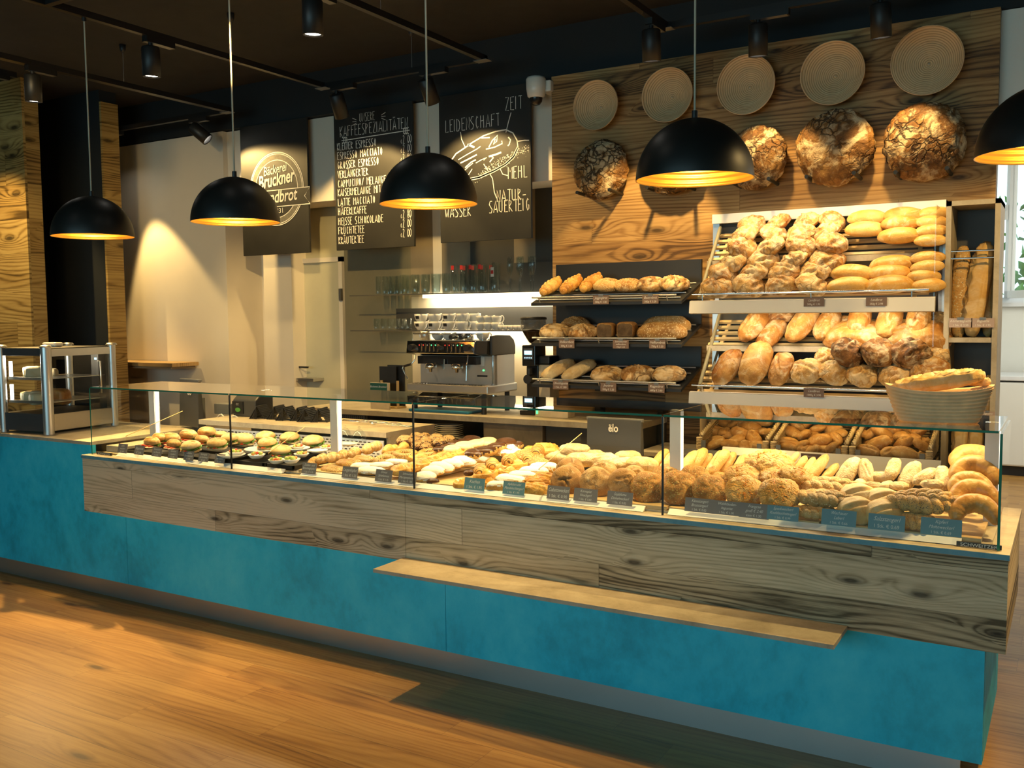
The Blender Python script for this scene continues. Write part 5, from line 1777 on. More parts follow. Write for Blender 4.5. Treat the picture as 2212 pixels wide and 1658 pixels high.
proto('rustic', [lambda s=s: blob(1, .93, .66, .55, 1.0, .05, 2.6, [((-.3, -.1 + .1 * s, .3, .16 - .12 * s), (-.1, -.32, .2, -.2))[s % 2], (-.2, .2, .35, .05)][: 1 + s % 2], .05, .06, s + 1, 48, 28, .035) for s in range(4)], ['rustic'])
proto('oval', [lambda s=s: blob(1, .54, .44, .6, .96, .012, 2.2, (), seed=s + 5) for s in range(3)], ['oval'])
proto('long', [lambda s=s: blob(1, .58, .50, .6, .82, .03, 2.4, [[(-.3, .05, .3, -.08)], [], [(-.25, -.08, .3, .12)]][s], .03, .03, s + 9) for s in range(3)], ['long'])
proto('rye', [lambda s=s: blob(1, .92, .74, .6, .95, .05, 2.2, [(-.35, .1, .1, .3), (.0, -.25, .35, -.05)][: s + 1], .06, .09, s + 14, 52, 30, .04) for s in range(2)], ['rye'])
proto('wheel', [lambda s=s: blob(1, .99, .40, .5, .92, .035, 4.5, (), seed=s + 20, nu=72, nv=36) for s in range(3)], ['wheel'])
proto('seeded', [lambda s=s: blob(1, .66, .52, .6, .95, .02, 3, [(-.34, .02, .34, .08)] if s else [(-.3, .12, .1, -.1), (0, .14, .34, -.06)], .035, .05, s + 30) for s in range(2)], ['seeded'])
proto('slash', [lambda s=s: blob(1, .80, .54, .6, .95, .02, 3, [(-.34, -.18, .3, -.22), (-.36, .0, .36, .0), (-.3, .2, .34, .18)] if s == 0 else [(-.3, -.3, .3, .3), (-.3, .3, .3, -.3), (-.4, 0, .0, .4), (0, -.4, .4, 0)], .03, .05, s + 33, 56, 28) for s in range(2)], ['slash'])


def cutblock():
    b = blob(1, 1.35, 1.0, .7, .45, .012, 4, seed=4)
    for i, f in enumerate(b.f):
        if sum(b.v[k][1] for k in f) / len(f) < -.60:
            b.mi[i] = 1
    b.v = [(x, max(y, -.615), z) for x, y, z in b.v]
    for i, f in enumerate(b.f):
        if all(b.v[k][1] < -.614 for k in f):
            b.mi[i] = 1
    return b


proto('cutblock', [cutblock], ['seedcut', 'crumb'])
proto('seedlong', [lambda: blob(1, .42, .40, .6, .72, .015, 5, [(-.3, -.03, .3, .02)], .03, .025, 3)], ['seeded'])
proto('braid', [lambda s=s: braided(6, .62, .30, .34, s) for s in range(2)], ['braid'])
proto('ciabatta', [lambda s=s: blob(1, .50, .36, .6, .72, .03, 2.2, seed=s + 40) for s in range(3)], ['pale'])
proto('bun', [lambda s=s: profile_bun(([[(-.15, -.02, .15, .03), (.0, .0, .1, -.16)], [(-.25, .1, -.05, .25)], [(-.2, .1, .2, .16), (.2, .16, .26, -.1)]][s], s + 44)) for s in range(3)], ['bun'])
proto('kaiser', [lambda s=s: kaiser(s) for s in range(2)], ['kaiser'])
proto('stick', [lambda s=s: blob(1, .40, .34, .7, .85, .02, 2.2, [(-.2, -.05, .25, .05)] if s else [], .03, .03, s + 50) for s in range(2)], ['stick'])
proto('bacon', [lambda s=s: strewn(blob(1, .86, .42, .6, .95, .05, 3.4, (), seed=s + 54), 46, (.44, .38), .205, 1, .055, s + 3) for s in range(3)], ['bacon', 'apricot'])
proto('split', [lambda s=s: blob(1, .92, .62, .6, 1, .012, 2, [(-.3, -.10, .3, .05)], .05, .07, s + 58) for s in range(2)], ['split'])
proto('poppy', [lambda: braided(6, .46, .25, .24, 3)], ['poppy'])
proto('seedbraid', [lambda: braided(6, .34, .21, .20, 4)], ['seeded'])
proto('kipferl', [lambda s=s: crescent(.31, 215 + 20 * s, .185, 4, .05, .42, 22, 60, .85, s) for s in range(2)], ['kipferl'])
proto('croissant', [lambda s=s: crescent(.42, 120 + 30 * s, .22, 6, .16, .62, 22, 60, .8, s) for s in range(2)], ['croissant'])
proto('sugarcroissant', [lambda: crescent(.45, 105, .23, 6, .16, .6, 22, 60, .8, 3)], ['sugar'])
proto('chocroll', [lambda: crescent(1.2, 44, .24, 5, .12, .40, 22, 60, .8, 5)], ['chocstripe'])
proto('choctip', [lambda: blob(1, .7, .6, .7, .9, .02, 2, seed=61)], ['choc'])
proto('chocdonut', [lambda s=s: donut(1, 0, .36, .05, s) for s in range(2)], ['dough', 'choc'])
proto('pinkdonut', [lambda: donut(1, 0, .36, .02, 4)], ['dough', 'icing'])
proto('stripeddonut', [lambda: donut(1, 1, .3, .03, 6)], ['dough', 'chocstripe'])
proto('whitepillow', [lambda s=s: topped(blob(1, .66, .40, .6, .85, .03, 2.4, seed=s + 66), .05, 1, s) for s in range(2)], ['dough', 'powder'])
proto('puff', [lambda: topped(blob(1, .95, .75, .6, .95, .05, 2.6, seed=70), .45, 1, 2, .3)], ['dough', 'powder'])
proto('danish', [lambda s=s: danish(s) for s in range(2)], ['danish', 'apricot'])
proto('iced', [lambda: topped(danish(5), .93, 1, 3, .1)], ['danish', 'icing'])
proto('nutball', [lambda: topped(strewn(blob(1, .96, .84, .6, .95, .04, 4, seed=74), 26, (.32, .32), .42, 1, .07, 8), .42, 1, 3, .25)], ['choc', 'nut'])
proto('nutcake', [lambda: topped(strewn(blob(1, .8, .46, .6, .9, .03, 3, seed=75), 40, (.42, .34), .22, 1, .05, 9), .35, 1, 4, .2)], ['danish', 'nut'])
proto('flat', [lambda s=s: topped(blob(1, .52, .24, .6, .9, .03, 3, [(-.3, 0, .3, .03)], .03, .02, s + 78), .55, 1, s, .35) for s in range(2)], ['dough', 'chocstripe'])
proto('strudel', [lambda s=s: topped(blob(1, .55, .42, .7, .6, .03, 3, seed=s + 80), .25, 1, s, .35) for s in range(2)], ['danish', 'powder'])
proto('puffpastry', [lambda s=s: blob(1, .62, .46, .7, .7, .07, 3.4, [(-.3, .05, .3, -.05)], .05, .05, s + 84) for s in range(2)], ['danish'])
proto('roll', [lambda s=s: blob(1, .68, .50, .75, .95, .015, 2, [(-.35, 0, .35, .02)] if s < 2 else [], .05, .05, s + 88, 36, 20) for s in range(3)], ['roll'])
proto('whiteroll', [lambda s=s: blob(1, .46, .42, .75, .85, .04, 2.2, [[], [(-.2, -.05, .2, .05)]][s % 2], .03, .02, s + 92) for s in range(3)], ['pale'])
proto('smallstick', [lambda: blob(1, .34, .32, .8, .85, .02, 2, seed=96)], ['stick'])
proto('baguette', [lambda s=s: blob(1, .19, .17, .8, .72, .012, 4, [(-.34 + k * .17, -.05, -.22 + k * .17, .05) for k in range(5)], .018, .02, s + 98, 40, 40) for s in range(2)], ['baguette'])
proto('seedbaguette', [lambda: blob(1, .19, .17, .8, .72, .012, 4, (), seed=101, nu=40, nv=40)], ['seedbag'])
proto('tincake', [lambda: blob(1, .60, .62, .9, .42, .02, 3, [(-.35, 0, .35, .02)], .05, .04, 103)], ['kipferl'])
proto('palecake', [lambda: blob(1, .60, .62, .9, .42, .02, 3, [(-.35, 0, .35, .02)], .05, .04, 104)], ['icing'])

CNT = {}


def put(kind, px_, py_, Y, wpx, name, label, cat, group, rot=(0, 0, 0), sc=(1, 1, 1), var=None):
    """one piece: its middle stands where the line of sight through the photo point meets the depth Y"""
    disp = 3.55 < Y < 4.2 and kind not in ('baguette', 'tincake', 'palecake')
    P = at(px_, py_, Y + .03 if disp else Y)
    s_ = wpx * mpp(P) * (1.10 if disp else 1.06)
    ms = PROTO[kind]
    i = CNT.get(kind, 0)
    CNT[kind] = i + 1
    o = bpy.data.objects.new(name, ms[(i if var is None else var) % len(ms)])
    COL.objects.link(o)
    o.location = P
    o.rotation_euler = [math.radians(a) for a in rot]
    o.scale = (s_ * sc[0], s_ * sc[1], s_ * sc[2])
    return tag(o, label, cat, group)


def row(kind, pts, Y, name, desc, cat, group, rot=(0, 0, 0), jz=12, sc=(1, 1, 1), where='', jr=4, k=1.0):
    """a row of like pieces, numbered from the left in their labels"""
    order = sorted(range(len(pts)), key=lambda i: pts[i][0])
    rank = {j: q for q, j in enumerate(order)}
    for i, p in enumerate(pts):
        lab = ('%s, %s from left %s' % (desc, ORD[rank[i]], where)) if len(pts) > 1 else '%s %s' % (desc, where)
        yy = Y[i] if isinstance(Y, (list, tuple)) else Y
        r_ = (rot[0] + rnd.uniform(-jr, jr), rot[1] + rnd.uniform(-jr, jr), rot[2] + rnd.uniform(-jz, jz))
        if len(p) > 3:
            r_ = p[3]
        put(kind, p[0], p[1], yy, p[2] * k, name, lab.strip(), cat, group, r_, sc)


# ------------------------------------------------------------------ loaves on the large rack
T = 38
row('rustic', [(1624, 488, 58), (1682, 486, 60), (1743, 482, 58), (1797, 480, 56)], 5.50, 'country_loaf', 'crusty round loaf in the back row', 'bread', 'round loaves on the rack', (T, 0, 0), 60, where='of the upper rack tray')
row('rustic', [(1610, 512, 62), (1671, 509, 62), (1731, 506, 62), (1788, 502, 60)], 5.44, 'country_loaf', 'crusty round loaf in the middle row', 'bread', 'round loaves on the rack', (T, 0, 0), 60, where='of the upper rack tray')
row('rustic', [(1603, 538, 66), (1666, 536, 64), (1730, 533, 66), (1796, 529, 66)], 5.37, 'country_loaf', 'crusty round loaf in the front row', 'bread', 'round loaves on the rack', (T, 0, 0), 60, where='of the upper rack tray')
row('rustic', [(1584, 572, 68), (1650, 565, 66), (1716, 566, 70), (1786, 567, 72)], 5.34, 'country_loaf', 'floury cracked loaf in the back row', 'bread', 'round loaves on the rack', (T, 0, 0), 60, where='of the second rack tray')
row('rustic', [(1562, 594, 66), (1629, 593, 64), (1694, 591, 68), (1760, 591, 68)], 5.29, 'country_loaf', 'floury cracked loaf in the middle row', 'bread', 'round loaves on the rack', (T, 0, 0), 60, where='of the second rack tray')
row('rustic', [(1548, 622, 66), (1616, 619, 68), (1687, 618, 66), (1751, 618, 68)], 5.23, 'country_loaf', 'floury cracked loaf in the front row', 'bread', 'round loaves on the rack', (T, 0, 0), 60, where='of the second rack tray')
O_ = (30, 0, 4)
row('oval', [(1873, 472, 78), (1954, 467, 82), (2019, 462, 66)], 5.50, 'oval_loaf', 'smooth oval loaf in the back row', 'bread', 'oval loaves on the rack', O_, 5, where='of the upper rack tray')
row('oval', [(1869, 497, 80), (1946, 484, 78), (2012, 481, 66)], 5.45, 'oval_loaf', 'smooth oval loaf in the middle row', 'bread', 'oval loaves on the rack', O_, 5, where='of the upper rack tray')
row('oval', [(1943, 511, 86), (2012, 500, 64)], 5.40, 'oval_loaf', 'smooth oval loaf in the front row', 'bread', 'oval loaves on the rack', O_, 5, where='of the upper rack tray')
row('oval', [(2010, 521, 64)], 5.37, 'oval_loaf', 'smooth oval loaf lying lowest', 'bread', 'oval loaves on the rack', O_, 5, where='at the right end of the upper rack tray')
row('oval', [(1927, 572, 88), (2004, 558, 68)], 5.34, 'oval_loaf', 'smooth oval loaf in the back row', 'bread', 'oval loaves on the rack', O_, 5, where='of the second rack tray')
row('oval', [(1841, 592, 88), (1923, 592, 88), (2003, 578, 66)], 5.29, 'oval_loaf', 'smooth oval loaf in the middle row', 'bread', 'oval loaves on the rack', O_, 5, where='of the second rack tray')
row('oval', [(1996, 598, 66)], 5.26, 'oval_loaf', 'smooth oval loaf between two rows', 'bread', 'oval loaves on the rack', O_, 5, where='at the right of the second rack tray')
row('oval', [(1833, 618, 86), (1923, 617, 96), (2004, 618, 70)], 5.23, 'oval_loaf', 'smooth oval loaf in the front row', 'bread', 'oval loaves on the rack', O_, 5, where='of the second rack tray')
L1 = lambda a=0: (45, 0, 62 + a)
row('long', [(1630, 703, 66, (0, -44, 62)), (1668, 722, 64, (0, -44, 60)), (1734, 703, 68, (0, -44, 58)), (1788, 702, 62, (0, -44, 72))], 5.45, 'long_loaf', 'brown oval loaf lying slanted', 'bread', 'long loaves on the rack', where='of the third rack tray', k=1.32)
put('rye', 1688, 684, 5.50, 58, 'rye_loaf', 'small dark loaf at the back of the third rack tray, above the glossy loaf', 'bread', None, (40, 0, 10), (1, .62, .75))
row('rustic', [(1824, 700, 46), (2027, 697, 60)], 5.52, 'country_loaf', 'half hidden crusty loaf', 'bread', None, (40, 0, 0), where='at the back of the third rack tray')
row('long', [(1857, 690, 64, (0, -50, 84)), (1921, 694, 70, (0, -50, 78)), (1984, 691, 66, (0, -50, 88))], 5.42, 'floured_loaf', 'brown loaf with white end', 'bread', 'floury ended loaves', where='on top of the third rack tray', k=1.22)
row('long', [(1850, 731, 132, (30, 0, 0)), (1982, 732, 132, (30, 0, 0))], 5.42, 'long_loaf', 'long brown loaf lying lengthwise', 'bread', 'lengthwise loaves', where='of the third rack tray', k=1.0)
row('long', [(1572, 794, 78, (0, -50, 66)), (1634, 785, 92, (0, -50, 80)), (1688, 797, 70, (0, -50, 82))], 5.30, 'long_loaf', 'smooth brown loaf leaning towards the front', 'bread', 'leaning loaves', where='of the lowest rack tray', k=1.14)
row('rustic', [(1744, 803, 68), (1802, 807, 66), (1861, 812, 64), (1934, 811, 66), (2009, 803, 80)], 5.26, 'country_loaf', 'crusty floured loaf in the front row', 'bread', 'crusty loaves of the lowest tray', (45, 0, 20), 40, where='of the lowest rack tray')
row('rye', [(1831, 764, 74), (1899, 764, 70), (1968, 766, 76)], 5.27, 'rye_loaf', 'large dark floured loaf', 'bread', 'dark loaves on the rack', (48, 0, 30), 40, where='piled on the lowest rack tray')
row('rustic', [(1783, 770, 46), (2018, 768, 60), (1880, 752, 44)], 5.36, 'country_loaf', 'half hidden loaf behind the dark loaves', 'bread', 'half hidden loaves', (42, 0, 0), 40, where='of the lowest rack tray')
row('rye', [(1892, 803, 46), (1957, 804, 44)], 5.33, 'rye_loaf', 'very dark loaf hidden under the floured loaves', 'bread', None, (42, 0, 0), 40, where='of the lowest rack tray')

# big wheel loaves on pins
for i, (px_, py_, w_) in enumerate([(1298, 367, 118), (1452, 352, 128), (1632, 341, 126), (1803.5, 319, 152), (1997, 307, 157)]):
    put('wheel', px_, py_, 5.60, w_, 'wheel_loaf', ORD[i] + ' big cracked wheel loaf from the left, resting on pins on the board wall', 'bread', 'wheel loaves on the wall', (90, rnd.uniform(0, 360), 0), (1, 1, 1))
    P = at(px_, py_, 5.60)
    R_ = w_ * mpp(P) / 2
    pn = thing('wall_pin_pair', 'pair of dark pins carrying the %s wheel loaf from the left' % ORD[i], 'pins', (P.x, 5.68, P.z), 0, 'pins under the wheel loaves')
    for sg in (-1, 1):
        a = math.radians(-90 + sg * 40)
        MB().cyl((R_ * 1.0 * math.cos(a), 0, R_ * 1.06 * math.sin(a) - .012), (R_ * 1.0 * math.cos(a), -.20, R_ * 1.06 * math.sin(a) - .004), .011, n=12).build('pin', 'black', pn)

# ------------------------------------------------------------------ black rack breads
row('braid', [(1189, 621, 54, (0, -30, 66)), (1233, 617, 56, (0, -30, 66)), (1276, 613, 56, (0, -30, 66))], 5.38, 'braided_loaf', 'glazed sugar-sprinkled braid', 'bread', 'braids on the black rack', where='on the top tray of the black rack')
row('seeded', [(1313, 619, 60, (20, 0, 25)), (1358, 619, 60, (20, 0, 25))], 5.36, 'seeded_loaf', 'seeded loaf beside the braids', 'bread', None, where='on the top tray of the black rack')
row('slash', [(1408, 617, 62, (24, 0, 30)), (1457, 615, 62, (24, 0, 30))], 5.38, 'scored_loaf', 'scored floury loaf', 'bread', None, where='at the right end of the black top tray')
row('seeded', [(1243, 703, 64, (20, 0, 5))], 5.50, 'seeded_loaf', 'round loaf behind two others', 'bread', None, where='on the middle tray of the black rack')
row('slash', [(1199, 719, 66, (15, 0, 10)), (1259, 720, 66, (15, 0, 10))], 5.33, 'half_loaf', 'floury half loaf', 'bread', None, where='in front on the middle tray of the black rack')
row('cutblock', [(1311, 716, 40, (0, 0, 12)), (1355, 715, 42, (0, 0, 12))], 5.36, 'cut_loaf', 'wholegrain loaf cut open', 'bread', None, where='on the middle tray of the black rack', k=.92)
row('seedlong', [(1440, 706, 100, (12, 0, 3))], 5.46, 'seeded_tin_loaf', 'long seeded tin loaf at the back', 'bread', None, where='of the middle tray of the black rack')
row('seedlong', [(1430, 720, 104, (12, 0, 3))], 5.33, 'seeded_tin_loaf', 'long seeded tin loaf in front', 'bread', None, where='on the middle tray of the black rack')
row('ciabatta', [(1206, 799, 80, (0, -24, 60)), (1251, 801, 80, (0, -24, 60))], 5.40, 'ciabatta', 'pale ciabatta', 'bread', None, where='on the bottom tray of the black rack')
row('slash', [(1312, 811, 70, (18, 0, 15)), (1379, 811, 74, (18, 0, 15)), (1445, 811, 70, (18, 0, 15))], 5.34, 'cracked_loaf', 'cracked floury round loaf', 'bread', 'loaves on the bottom tray', where='on the bottom tray of the black rack', sc=(1, 1, .95))

# ------------------------------------------------------------------ baguette cabinet
put('seedbaguette', 2077, 631, 5.48, 190, 'seeded_baguette', 'seeded baguette standing at the left of the narrow cabinet', 'bread', None, (0, -88, 0), (1, 1.2, 1.2))
put('baguette', 2117, 627, 5.46, 192, 'baguette', 'pale baguette leaning in the middle of the narrow cabinet', 'bread', None, (0, -82, 0), (1, 1.35, 1.35))
put('baguette', 2139, 640, 5.545, 165, 'baguette', 'baguette behind the leaning one in the narrow cabinet', 'bread', None, (0, -88, 0), (1, .9, 1))
put('baguette', 2136, 870, 5.47, 110, 'baguette', 'loaf end standing in the lower bay of the narrow cabinet', 'bread', None, (0, -88, 0), (1, 1.6, 1.6))
put('baguette', 2079, 935, 5.45, 150, 'stick_loaf', 'smooth long loaf seen through the glass, left of two in the narrow cabinet', 'bread', None, (0, -88, 0), (1, 1.4, 1.2))
put('baguette', 2112, 935, 5.45, 150, 'stick_loaf', 'smooth long loaf seen through the glass, right of two in the narrow cabinet', 'bread', None, (0, -88, 0), (1, 1.3, 1.2))
put('baguette', 2019, 829, 3.735, 184, 'baguette', 'pale baguette lying in the cane basket on the glass case', 'bread', None, (0, -11, 8), (1, 1.3, 1.2))
put('baguette', 2083, 821, 3.785, 100, 'baguette', 'second baguette behind the pale one in the cane basket', 'bread', None, (0, 6, 20), (1, 1.4, 1.4))

# ------------------------------------------------------------------ rolls in the wicker baskets
sets = [[(1561, 912, 40), (1594, 912, 36), (1621, 922, 44), (1650, 912, 36), (1548, 933, 44), (1582, 919, 26), (1603, 939, 46), (1573, 939, 34), (1648, 933, 32), (1545, 954, 40), (1587, 956, 46), (1629, 949, 40), (1627, 962, 40)],
        [(1722, 921, 44), (1744, 916, 36), (1710, 934, 38), (1738, 941, 40), (1767, 926, 38), (1800, 925, 44), (1816, 936, 34), (1771, 953, 50), (1806, 948, 34), (1702, 958, 42), (1733, 963, 36), (1757, 975, 44), (1796, 970, 42), (1780, 912, 40)],
        [(1865, 938, 32), (1881, 936, 34), (1907, 937, 50), (1929, 928, 38), (1948, 942, 40), (1960, 924, 36), (1984, 934, 42), (1898, 959, 50), (1953, 959, 50), (1975, 946, 32), (1875, 975, 46), (1922, 978, 40), (1953, 980, 50), (1990, 962, 40), (2000, 920, 34), (1895, 915, 40)]]
for bi, pts in enumerate(sets):
    pts = sorted(pts)
    for i, (x_, y_, w_) in enumerate(pts):
        t = max(0, min(1, (978 - y_) / 66))
        put('roll', x_, y_, 5.06 + .32 * t, w_ * 1.08, 'bread_roll', 'brown roll, %s from the left in the %s wicker basket' % (ORD[i], ['left', 'middle', 'right'][bi]), 'roll', 'rolls in the wicker baskets', (rnd.uniform(0, 50), rnd.uniform(-40, 40), rnd.uniform(-60, 60)))
# deeper rolls that fill the baskets
for bi, (a_, c_) in enumerate(bxs):
    for k in range(9):
        P = Vector((a_ + (c_ - a_) * ((k % 4) + .7) / 4.4, 5.12 + .30 * (k // 4) / 2, .965 + .05 * (k // 4)))
        o = bpy.data.objects.new('bread_roll', PROTO['roll'][k % 3])
        COL.objects.link(o)
        o.location, o.scale = P, (.115, .115, .115)
        o.rotation_euler = (rnd.uniform(-.5, .5), rnd.uniform(-.5, .5), rnd.uniform(0, 3))
        tag(o, 'brown roll lying deep in the %s wicker basket under the upper rolls' % ['left', 'middle', 'right'][bi], 'roll', 'deep rolls of the %s basket' % ['left', 'middle', 'right'][bi])

# ------------------------------------------------------------------ the glass case: rolls on the right half
row('ciabatta', [(1209, 987, 84, (10, 0, 12)), (1241, 971, 62, (12, 0, 10))], 4.02, 'ciabatta_roll', 'pale folded ciabatta roll behind the round buns', 'roll', None, where='in the glass case')
row('whiteroll', [(1257, 994, 66), (1303, 996, 66), (1345, 1004, 62), (1388, 1003, 64)], 3.92, 'pale_roll', 'pale floury roll behind the round buns', 'roll', 'pale rolls in the glass case', (20, 0, 30), 14, sc=(1, 1.1, 1.1), where='in the glass case')
row('whiteroll', [(1283, 983, 48), (1357, 986, 54)], 4.04, 'pale_roll', 'small pale roll', 'roll', None, (20, 0, 30), 14, where='behind the pale rolls in the glass case')
row('bun', [(1231, 1018, 58), (1304, 1022, 56), (1369, 1030, 50)], 3.74, 'round_bun', 'brown round bun standing in the second row', 'roll', 'round buns in the glass case', (62, 0, 22), 10, where='in the glass case')
row('bun', [(1224, 1039, 66), (1288, 1042, 66), (1347, 1043, 62)], 3.66, 'round_bun', 'brown round bun standing in the front row', 'roll', 'round buns in the glass case', (70, 0, 22), 10, where='in the glass case')
row('stick', [(1423, 996, 62), (1444, 998, 56), (1487, 998, 62), (1508, 994, 62), (1521, 1000, 50), (1550, 1000, 72), (1572, 1000, 56), (1598, 1006, 58)], [3.98, 3.96, 3.95, 3.98, 4.02, 3.93, 3.98, 3.95], 'seed_stick', 'golden seeded stick leaning at the back', 'roll', 'seeded sticks in the glass case', (0, -42, 62), 6, where='in the glass case')
row('bun', [(1448, 1028, 60)], 3.80, 'round_bun', 'pale round bun half hidden behind the seeded rolls', 'roll', None, (40, 0, 22), 5, where='by the white post')
row('kaiser', [(1400, 1054, 70), (1466, 1055, 76), (1533, 1060, 70)], 3.66, 'seeded_kaiser_roll', 'pumpkin seed kaiser roll in the front row', 'roll', 'seeded kaiser rolls', (58, 0, 24), 10, where='in the glass case')
row('kaiser', [(1433, 1038, 60), (1500, 1036, 64), (1560, 1046, 54)], 3.78, 'seeded_kaiser_roll', 'kaiser roll crusted with seeds in the second row', 'roll', 'seeded kaiser rolls', (50, 0, 24), 10, where='in the glass case')
row('bacon', [(1609, 1062, 78, (58, 0, 26)), (1684, 1068, 82, (58, 0, 20))], 3.64, 'cheese_ham_roll', 'cheese and ham topped roll in the front row', 'roll', None, where='in the glass case')
row('bacon', [(1613, 1026, 82, (24, 0, 24)), (1684, 1031, 78, (20, 0, 24)), (1722, 1026, 66, (20, 10, 24))], 3.76, 'cheese_ham_roll', 'cheese and ham topped roll in the second layer', 'roll', None, where='in the glass case')
row('bacon', [(1662, 1000, 92, (24, 0, 20))], 3.84, 'cheese_ham_roll', 'flat cheese and ham roll lying on top', 'roll', None, where='of its pile in the glass case')
row('smallstick', [(1713, 992, 40, (0, -40, 60)), (1728, 1005, 50, (0, -42, 62)), (1747, 1010, 52, (0, -46, 66)), (1766, 1012, 70, (0, -50, 45)), (1792, 1022, 54, (0, -40, 50))], 3.98, 'small_stick', 'small smooth bread stick behind the ham rolls', 'roll', 'small sticks', where='in the glass case')
row('whiteroll', [(1831, 1022, 76, (0, -48, 55)), (1871, 1021, 62, (0, -50, 110)), (1929, 1013, 56, (10, -40, 80)), (1964, 1030, 74, (0, -48, 60)), (2000, 1030, 62, (0, -20, 45)), (2036, 1036, 66, (0, -45, 100))], 3.90, 'white_stick_roll', 'pale elongated roll in the back rows', 'roll', 'pale elongated rolls', where='of the right display end')
row('whiteroll', [(1857, 1044, 44), (1888, 1051, 44), (1918, 1050, 48), (1900, 1030, 50), (2014, 1046, 44), (1866, 1060, 40), (1942, 1050, 44)], [3.82, 3.8, 3.8, 3.9, 3.82, 3.78, 3.8], 'small_pale_roll', 'small pale roll under the elongated rolls', 'roll', 'small pale rolls', (20, 0, 40), 60, where='of the right display end')
row('seedbraid', [(1779, 1050, 112, (14, 0, 4)), (1774, 1077, 110, (14, 0, -6)), (1757, 1107, 88, (14, 0, -4))], [3.76, 3.66, 3.61], 'seeded_twist', 'twisted seeded roll in the stack of three', 'roll', None, where='beside the ham rolls')
row('split', [(1854, 1074, 74, (34, 0, 25)), (1909, 1084, 74, (34, 0, 25))], 3.72, 'split_roll', 'pale split roll in the second row', 'roll', None, where='near the right display end')
row('split', [(1851, 1103, 74, (40, 0, 25)), (1911, 1110, 76, (40, 0, 25))], 3.63, 'split_roll', 'pale split roll in the front row', 'roll', None, where='near the right display end')
row('poppy', [(1994, 1084, 118, (26, 0, -6))], 3.66, 'poppy_braid', 'grey poppy seed braid lying on another', 'roll', None, where='near the right display end')
row('poppy', [(1972, 1126, 84, (20, 0, -20))], 3.61, 'poppy_braid', 'lower poppy seed braid behind the price card', 'roll', None, where='near the right display end')
row('kipferl', [(2104, 1003, 104, (36, 0, 12)), (2106, 1032, 106, (48, 0, 12)), (2098, 1060, 96, (40, 0, 18)), (2107, 1084, 108, (44, 0, 14)), (2107, 1120, 110, (52, 0, 12))], [3.96, 3.86, 3.76, 3.70, 3.62], 'crescent_roll', 'golden crescent roll', 'roll', None)
kl = ['topmost golden crescent roll in the stack at the right display end', 'second golden crescent roll from the top at the right display end', 'middle golden crescent roll in the stack at the right display end', 'golden crescent roll just above the lowest at the right display end', 'lowest golden crescent roll in the stack at the right display end']
for o, lab in zip([o for o in bpy.data.objects if o.name.startswith('crescent_roll')], kl):
    o['label'] = lab

# sweet pastries
row('sugarcroissant', [(656, 1003, 50), (674, 996, 50), (693, 993, 54), (717, 989, 52), (742, 985, 54), (770, 975, 54), (790, 969, 50)], [3.64, 3.67, 3.71, 3.76, 3.81, 3.87, 3.92], 'sugar_croissant', 'sugar and almond sprinkled croissant', 'pastry', 'sugared croissants', (12, 0, -68), 6, where='in the slanted row of the glass case')
row('croissant', [(815, 977, 56), (850, 970, 52), (833, 973, 44)], [3.86, 3.92, 3.9], 'croissant', 'plain golden croissant', 'pastry', None, (12, 0, -60), 8, where='behind the sugared croissants')
row('nutball', [(874, 955, 34), (899, 946, 28), (917, 947, 28), (899, 957, 28), (921, 957, 30), (902, 966, 28), (921, 969, 28), (943, 951, 32), (951, 959, 32), (969, 952, 28)], [3.98, 4.04, 4.04, 3.99, 3.99, 3.95, 3.95, 4.03, 4.0, 4.03], 'nut_ball', 'chocolate ball with chopped nut top', 'pastry', 'nut topped chocolate balls', (10, 0, 0), 60, where='at the back of the glass case')
row('chocdonut', [(952, 971, 34), (968, 966, 34), (984, 959, 34), (1002, 955, 36), (1020, 951, 38)], [3.93, 3.96, 4.0, 4.04, 4.08], 'chocolate_bun', 'dark chocolate glazed bun', 'pastry', 'chocolate buns at the back', (8, 0, 0), 60, where='behind the pale iced buns')
row('pinkdonut', [(979, 971, 40), (1004, 964, 42), (1027, 960, 42), (1052, 956, 42)], [3.90, 3.95, 4.0, 4.05], 'iced_bun', 'pale iced bun', 'pastry', 'pale iced buns', (8, 0, 0), 60, where='between the chocolate buns')
row('chocdonut', [(1026, 980, 44), (1050, 974, 46), (1073, 965, 42), (1093, 958, 44), (1112, 962, 36)], [3.88, 3.92, 3.98, 4.04, 4.06], 'chocolate_doughnut', 'chocolate doughnut with dripping glaze', 'pastry', 'chocolate doughnuts', (8, 0, 0), 60, where='right of the pale iced buns')
row('flat', [(717, 1014, 58), (751, 1001, 58), (786, 992, 56), (765, 997, 46)], [3.62, 3.69, 3.75, 3.72], 'flat_pastry', 'flat brown striped pastry', 'pastry', 'flat striped pastries', (6, 0, -4), 8, where='in front of the croissants')
row('whitepillow', [(786, 1007, 56), (800, 1017, 66), (822, 1005, 56), (860, 998, 52)], [3.66, 3.61, 3.68, 3.74], 'sugared_crescent', 'flat white sugared pastry', 'pastry', 'flat white pastries', (6, 0, 10), 20, sc=(1, .8, .6), where='between the first price cards')
row('stripeddonut', [(833, 994, 50), (876, 982, 52), (926, 979, 46), (848, 985, 44)], [3.75, 3.84, 3.90, 3.82], 'striped_doughnut', 'ring doughnut with chocolate stripes', 'pastry', 'striped doughnuts', (8, 0, 0), 40, where='in the glass case')
row('danish', [(868, 1015, 50), (893, 1010, 46), (918, 1002, 50), (944, 994, 50), (965, 987, 48), (990, 980, 46), (905, 992, 44)], [3.62, 3.66, 3.71, 3.77, 3.82, 3.88, 3.79], 'danish', 'glazed danish with apricot filling', 'pastry', 'apricot danishes', (12, 0, 0), 40, sc=(1, 1.05, 1.25), where='in the slanted row of the glass case')
